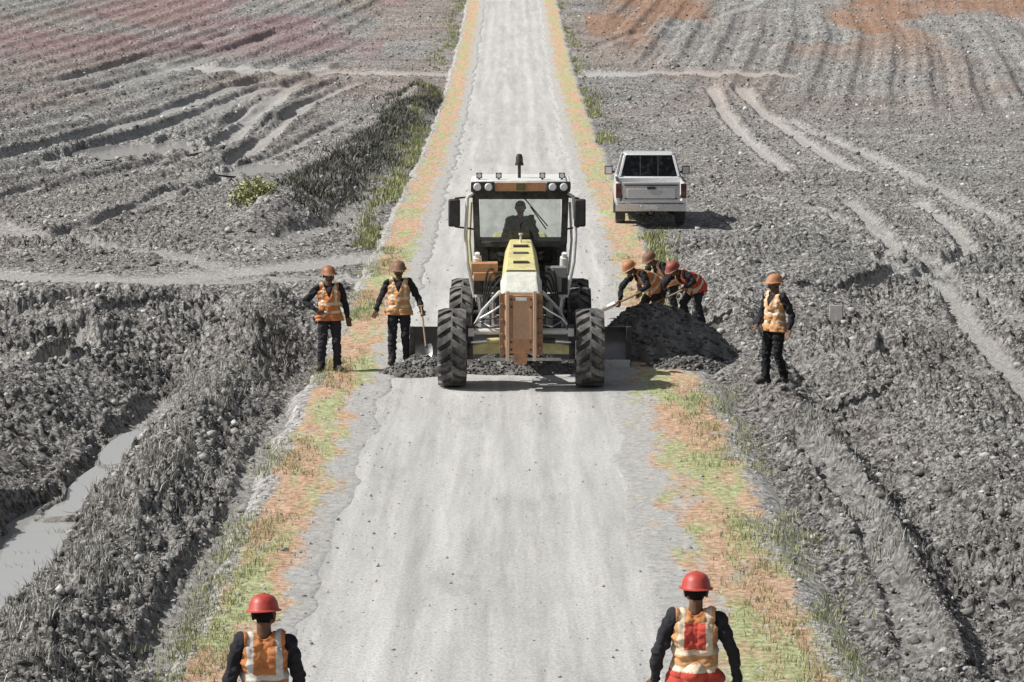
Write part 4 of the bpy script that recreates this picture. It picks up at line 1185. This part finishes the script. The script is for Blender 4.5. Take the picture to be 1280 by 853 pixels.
    md = tmp.modifiers.new('r', 'REMESH'); md.mode = 'VOXEL'; md.voxel_size = voxel
    sm = tmp.modifiers.new('s', 'SMOOTH'); sm.iterations = 4; sm.factor = .5
    dg = bpy.context.evaluated_depsgraph_get(); ev = tmp.evaluated_get(dg)
    bm_ = bpy.data.meshes.new_from_object(ev); bpy.data.objects.remove(tmp)
    nv = len(bm_.vertices); co = np.empty(nv * 3, np.float32); bm_.vertices.foreach_get('co', co); co = co.reshape(-1, 3).astype(float)
    nr = np.empty(nv * 3, np.float32); bm_.vertices.foreach_get('normal', nr); nr = nr.reshape(-1, 3)
    best = np.full(nv, 1e9); idx = np.zeros(nv, int)
    for i, (a, b, r0, r1, tg) in enumerate(S):
        a = np.array(a); b = np.array(b); d = b - a; L = d @ d + 1e-9
        t = np.clip((co - a) @ d / L, 0, 1); dist = np.linalg.norm(co - a - t[:, None] * d, axis=1) - (r0 + (r1 - r0) * t)
        m_ = dist < best; best[m_] = dist[m_]; idx[m_] = i
    tags = np.array([s[4] for s in S])[idx]
    axn, ltn, fwn, pe = np.array(ax), np.array(lat), np.array(fwd), np.array(J['pelvis'])
    tt = (co - pe) @ axn; ll = (co - pe) @ ltn; ff = (co - pe) @ fwn
    mats = [SKIN, shirt or SHIRT, trous or TROU, BOOT, HAIR, EYE, LIP, GLOVE]
    vm = np.zeros(nv, int)
    vm[(tags == 'arm') | (tags == 'torso')] = 1
    vm[(tags == 'leg') | ((tags == 'torso') & (tt < .02))] = 2
    vm[tags == 'boot'] = 3; vm[tags == 'lip'] = 6; vm[tags == 'glove'] = 7
    hloc = (co - np.array(hc)) @ np.array(HM)          # head-local coordinates
    headv = (tags == 'skin') & (np.linalg.norm(hloc, axis=1) < .16)
    vm[headv & (hloc[:, 1] > .0) & (hloc[:, 2] > -.055) & (np.abs(hloc[:, 0]) < .085)] = 4
    vm[headv & (hloc[:, 2] > .06)] = 4
    for s in (-1, 1):
        q = np.linalg.norm((hloc - np.array([s * .033, -.083, .008])) / np.array([1.4, 1.6, .7]), axis=1) < .011; vm[headv & q] = 5
    # cloth folds
    cl = (vm == 1) | (vm == 2)
    w_ = fbm(co[:, 0] * 16 + co[:, 1] * 9, co[:, 2] * 22 + co[:, 1] * 7, 300, 2) * .03
    co2 = co + nr * (w_ * cl)[:, None]
    bm_.vertices.foreach_set('co', co2.astype(np.float32).ravel())
    npol = len(bm_.polygons); lt = np.empty(npol, np.int32); ls = np.empty(npol, np.int32)
    bm_.polygons.foreach_get('loop_start', ls); bm_.polygons.foreach_get('loop_total', lt)
    lv = np.empty(len(bm_.loops), np.int32); bm_.loops.foreach_get('vertex_index', lv)
    bm_.materials.clear()
    for m_ in mats: bm_.materials.append(m_)
    bm_.polygons.foreach_set('material_index', vm[lv[ls]].astype(np.int32))
    bm_.name = 'person'
    ob = bpy.data.objects.new('person', bm_); COL.objects.link(ob)
    bm_.polygons.foreach_set('use_smooth', np.ones(npol, bool)); bm_.update()
    ob.location = loc; ob.rotation_euler = (0, 0, rz)
    tag(ob, label, 'person', group)
    if vest[0]:
        in_ = ((tags == 'torso') | ((tags == 'leg') & (np.linalg.norm(co - pe, axis=1) < .235))) & (tt > -.10) & (tt < .56)
        in_ &= ~((ff > 0) & (tt > .30) & (np.abs(ll) < (tt - .30) * .42))
        in_ &= np.abs(ll) < .20
        quads = [lv[a:a + n_] for a, n_ in zip(ls, lt)]
        sel = [q for q in quads if in_[q].all()]
        used = np.unique(np.concatenate(sel)); mp = -np.ones(nv, int); mp[used] = np.arange(len(used))
        flare = .012 + .022 * np.clip((.2 - tt[used]) / .3, 0, 1)
        vc = co2[used] + nr[used] * (flare + .010 * fbm(co[used, 0] * 10, co[used, 2] * 9, 310, 2))[:, None]
        vme = bpy.data.meshes.new('safety_vest'); vme.from_pydata(vc.tolist(), [], [tuple(int(i) for i in mp[q]) for q in sel])
        for m_ in vest: vme.materials.append(m_)
        ctr = np.array([q[0] for q in sel]); tq = tt[ctr]; lq = np.abs(ll[ctr])
        band = ((tq > .03) & (tq < .075)) | ((tq > .17) & (tq < .215)) | ((lq > .085) & (lq < .128) & (tq > .215))
        mi_ = np.where(band, 1, 0)
        if len(vest) > 2: mi_ = np.where(~band & (((lq < .085) & (tq > .215) & (tq < .42)) | (tq < .03)), 2, mi_)
        if len(vest) > 3: mi_ = np.where(~band & (lq < .06) & (tq >= .42), 3, mi_)
        vme.polygons.foreach_set('material_index', mi_.astype(np.int32))
        vo = link_mesh('safety_vest', vme, ob); sd = vo.modifiers.new('t', 'SOLIDIFY'); sd.thickness = .006; sd.offset = 1
    if hat:
        mb = MB()
        prof = [(0.0, .152), (.045, .147), (.085, .125), (.108, .085), (.117, .035), (.120, .03), (.138, .022), (.139, .016), (.112, .02), (.10, .08), (.06, .125), (0, .14)]
        mb.lathe(prof, (0, 0, 0), 'z', 36)
        for v in mb.bm.verts:
            v.co.y *= 1.14
            if v.co.y < -.10 and v.co.z < .05: v.co.y -= .022; v.co.z -= .008
        mb.loft([[V3(dx, y_, z_ + dz) for dx, dz in ((-.018, -.01), (.018, -.01), (.012, .008), (-.012, .008))] for y_, z_ in ((-.115, .075), (-.075, .128), (0, .152), (.075, .128), (.115, .075))])
        ho = mb.build('hard_hat', hat, ob, ang=50)
        M4 = Matrix.Translation(hc + HM @ V3(0, .008, .018)) @ HM.to_4x4() @ Matrix.Rotation(R_(-4), 4, 'X')
        ho.matrix_local = M4
    return ob

def shovel(label, tip, top, face=(0, -1, 0)):
    """tip: blade end on the ground, top: end of the handle (world)"""
    tip, top = Vector(tip), Vector(top)
    r = empty('shovel', tip); tag(r, label, 'shovel')
    d = (top - tip).normalized(); fv = Vector(face); sx = d.cross(fv).normalized(); fv = sx.cross(d).normalized()
    L = (top - tip).length
    mb = MB(); mb.tube(d * .24, d * L, .016, .015, 10); mb.tube(d * L - sx * .05, d * L + sx * .05, .014, .014, 8)
    mb.build('handle', paint('worn wood', (.32, .22, .13), .7), r)
    mb = MB(); secs = []
    for f, w_ in ((0, .02), (.04, .075), (.12, .105), (.22, .11), (.28, .09), (.31, .03)):
        secs.append([d * f + sx * (w_ * u_) + fv * (.03 * (u_ * u_ - .6) + t_) for u_, t_ in ((-1, 0), (-.5, 0), (0, 0), (.5, 0), (1, 0), (1, .006), (.5, .006), (0, .006), (-.5, .006), (-1, .006))])
    mb.loft(secs); mb.build('blade', SHINY, r)
    return r

def put(px, py):
    x, y = at(px, py); return x, y

# two men left of the grader
x, y = put(413, 468)
person('person in orange vest with one hand on hip, farthest left of the grader', (x, y, max(hz(x, y), .055)), R_(6),
       dict(elL=(-.40, .06, 1.17), wrL=(-.19, -.10, 1.02), handL=(.75, -.25, -.5), curlL=.3, elR=(.27, .05, 1.13), wrR=(.31, -.04, .90),
            anL=(-.14, .02, .09), toL=(-.19, -.14, .045), anR=(.13, -.02, .09), toR=(.2, -.17, .045), knR=(.12, -.05, .5), look=(.35, -1, -.12)),
       (VORG, VREF), HATO)
x, y = put(500, 460); m2 = (x, y)
person('person in tan orange vest holding a shovel just left of the grader wheel', (x, y, max(hz(x, y), .06)), R_(0),
       dict(elL=(-.31, .05, 1.14), wrL=(-.39, -.10, .92), elR=(.33, .0, 1.14), wrR=(.40, -.16, .93), curlR=1.2, handR=(.2, -.6, -.6), curlL=.7,
            anL=(-.12, .0, .09), anR=(.13, .03, .09), look=(0, -1, -.25)),
       (VTAN, VREF), HATB)
shovel('long handled shovel stuck in the gravel heap left of the grader', (x + .50, y - .62, .22), (x + .385, y - .18, 1.08), (0, -1, .3))

# two men bent over behind the pile, each with both hands on a shovel
def digger(label, slabel, x, y, rz, bend, drop, vest, hat, stagger):
    wl, wr = V3(-.09, -.61, .60), V3(.17, -.30, .80)
    z0 = hz(x, y) + .03
    person(label, (x, y, z0), R_(rz),
           dict(bend=bend, drop=drop, back=.10, elL=(-.20, -.52, .84), elR=(.30, -.22, .92), wrL=wl, wrR=wr, curlL=1.25, curlR=1.25,
                knL=(-.13, -.13, .47), knR=(.14, .0, .47), anL=(-.14, .0, .09), anR=(.16, stagger, .09), toL=(-.17, -.16, .045), toR=(.18, stagger - .16, .045), look=(-.15, -.75, -.6)),
           vest, hat)
    M = Matrix.Translation((x, y, z0)) @ Matrix.Rotation(R_(rz), 4, 'Z')
    d = (wl - wr).normalized()
    shovel(slabel, M @ (wl + d * .78 + V3(0, -.03, -.03)), M @ (wr - d * .22 + V3(0, -.03, -.03)), M.to_3x3() @ V3(0, -.5, .7))
digger('person in orange vest bending over with a shovel, behind the pile beside the grader', 'shovel worked by the bent person in the orange vest behind the pile', 2.62, 53.9, -66, 56, .10, (VORG, VREF), HATY, .16)
digger('person in orange vest stooping between the other two workers behind the pile', 'shovel worked by the stooping person between the other two workers', 3.02, 55.5, -58, 52, .12, (VTAN, VREF), HATB, .12)
digger('person in red vest bending down behind the right slope of the dirt pile', 'shovel worked by the bent person in the red vest', 3.40, 53.9, -56, 58, .16, (VRED, VREF), HATD, .12)

# man standing on the right
x, y = put(968, 492)
person('person in tan orange vest standing on rough ground right of the dirt pile', (x, y, hz(x, y)), R_(-48),
       dict(elR=(.27, .12, 1.13), wrR=(.30, .02, .89), elL=(-.25, -.02, 1.12), wrL=(-.20, -.20, .95), knL=(-.11, -.06, .5), anL=(-.12, -.06, .09), toL=(-.15, -.22, .045), anR=(.13, .12, .09), toR=(.17, -.04, .045), look=(-.25, -1, -.1)),
       (VTAN, VREF), HATY, trous=cloth('black trousers', (.018, .018, .021)))

# two near the camera, seen from behind
x, y = at(871, 722, 1.79)
person('person seen from behind in red and tan vest on the road verge', (x, y, .06), R_(180 - 4),
       dict(elL=(-.30, .02, 1.12), elR=(.30, .04, 1.12), wrL=(-.34, -.06, .88), wrR=(.33, -.02, .88), look=(.1, -1, -.12)),
       (VTAN, VREF, VRED, VORG), HATR, voxel=.0065)
x, y = at(331, 750, 1.79)
person('person seen from behind in orange vest and red hard hat nearest the ditch', (x, y, .06), R_(180 + 6),
       dict(elL=(-.26, .0, 1.12), elR=(.27, .03, 1.12), wrL=(-.27, -.10, .90), wrR=(.29, -.04, .88), look=(-.35, -1, -.2)),
       (VORG, VREF2), HATR, voxel=.0065)

# grader operator
person('person in dark shirt seated at the wheel inside the grader cab', (GX, GY + 3.68, .058 + 1.85 - .86), 0,
       dict(knL=(-.17, -.46, .90), knR=(.17, -.46, .90), anL=(-.17, -.52, .46), anR=(.17, -.52, .46), toL=(-.18, -.68, .42), toR=(.18, -.68, .42), hiL=(-.095, -.02, .92), hiR=(.095, -.02, .92),
            elL=(-.27, -.12, 1.14), elR=(.27, -.12, 1.14), wrL=(-.15, -.38, 1.14), wrR=(.15, -.38, 1.14), curlL=1.1, curlR=1.1, look=(0, -1, -.25)),
       (None,), None, voxel=.009)

# ------------------------------------------------------------------ small block on the right
x, y = at(1046, 419)
r = empty('concrete_block', (x, y, hz(x, y) - .04), R_(-12)); tag(r, 'small grey concrete block half buried in the churned ground', 'block')
mb = MB(); mb.box((0, 0, .17), (.27, .12, .34), None, (.92, .9))
for v in mb.bm.verts: v.co += Vector((random.uniform(-.015, .015), random.uniform(-.01, .01), random.uniform(-.02, .02)))
mb.build('block_body', paint('weathered concrete', (.42, .41, .39), .9, 0, .5, scale=9), r, .015)
mb = MB(); mb.path([Vector((-.06, 0, .3)), Vector((-.06, 0, .40)), Vector((.06, 0, .40)), Vector((.06, 0, .3))], .008, 6); mb.build('lifting_loop', DKM, r)
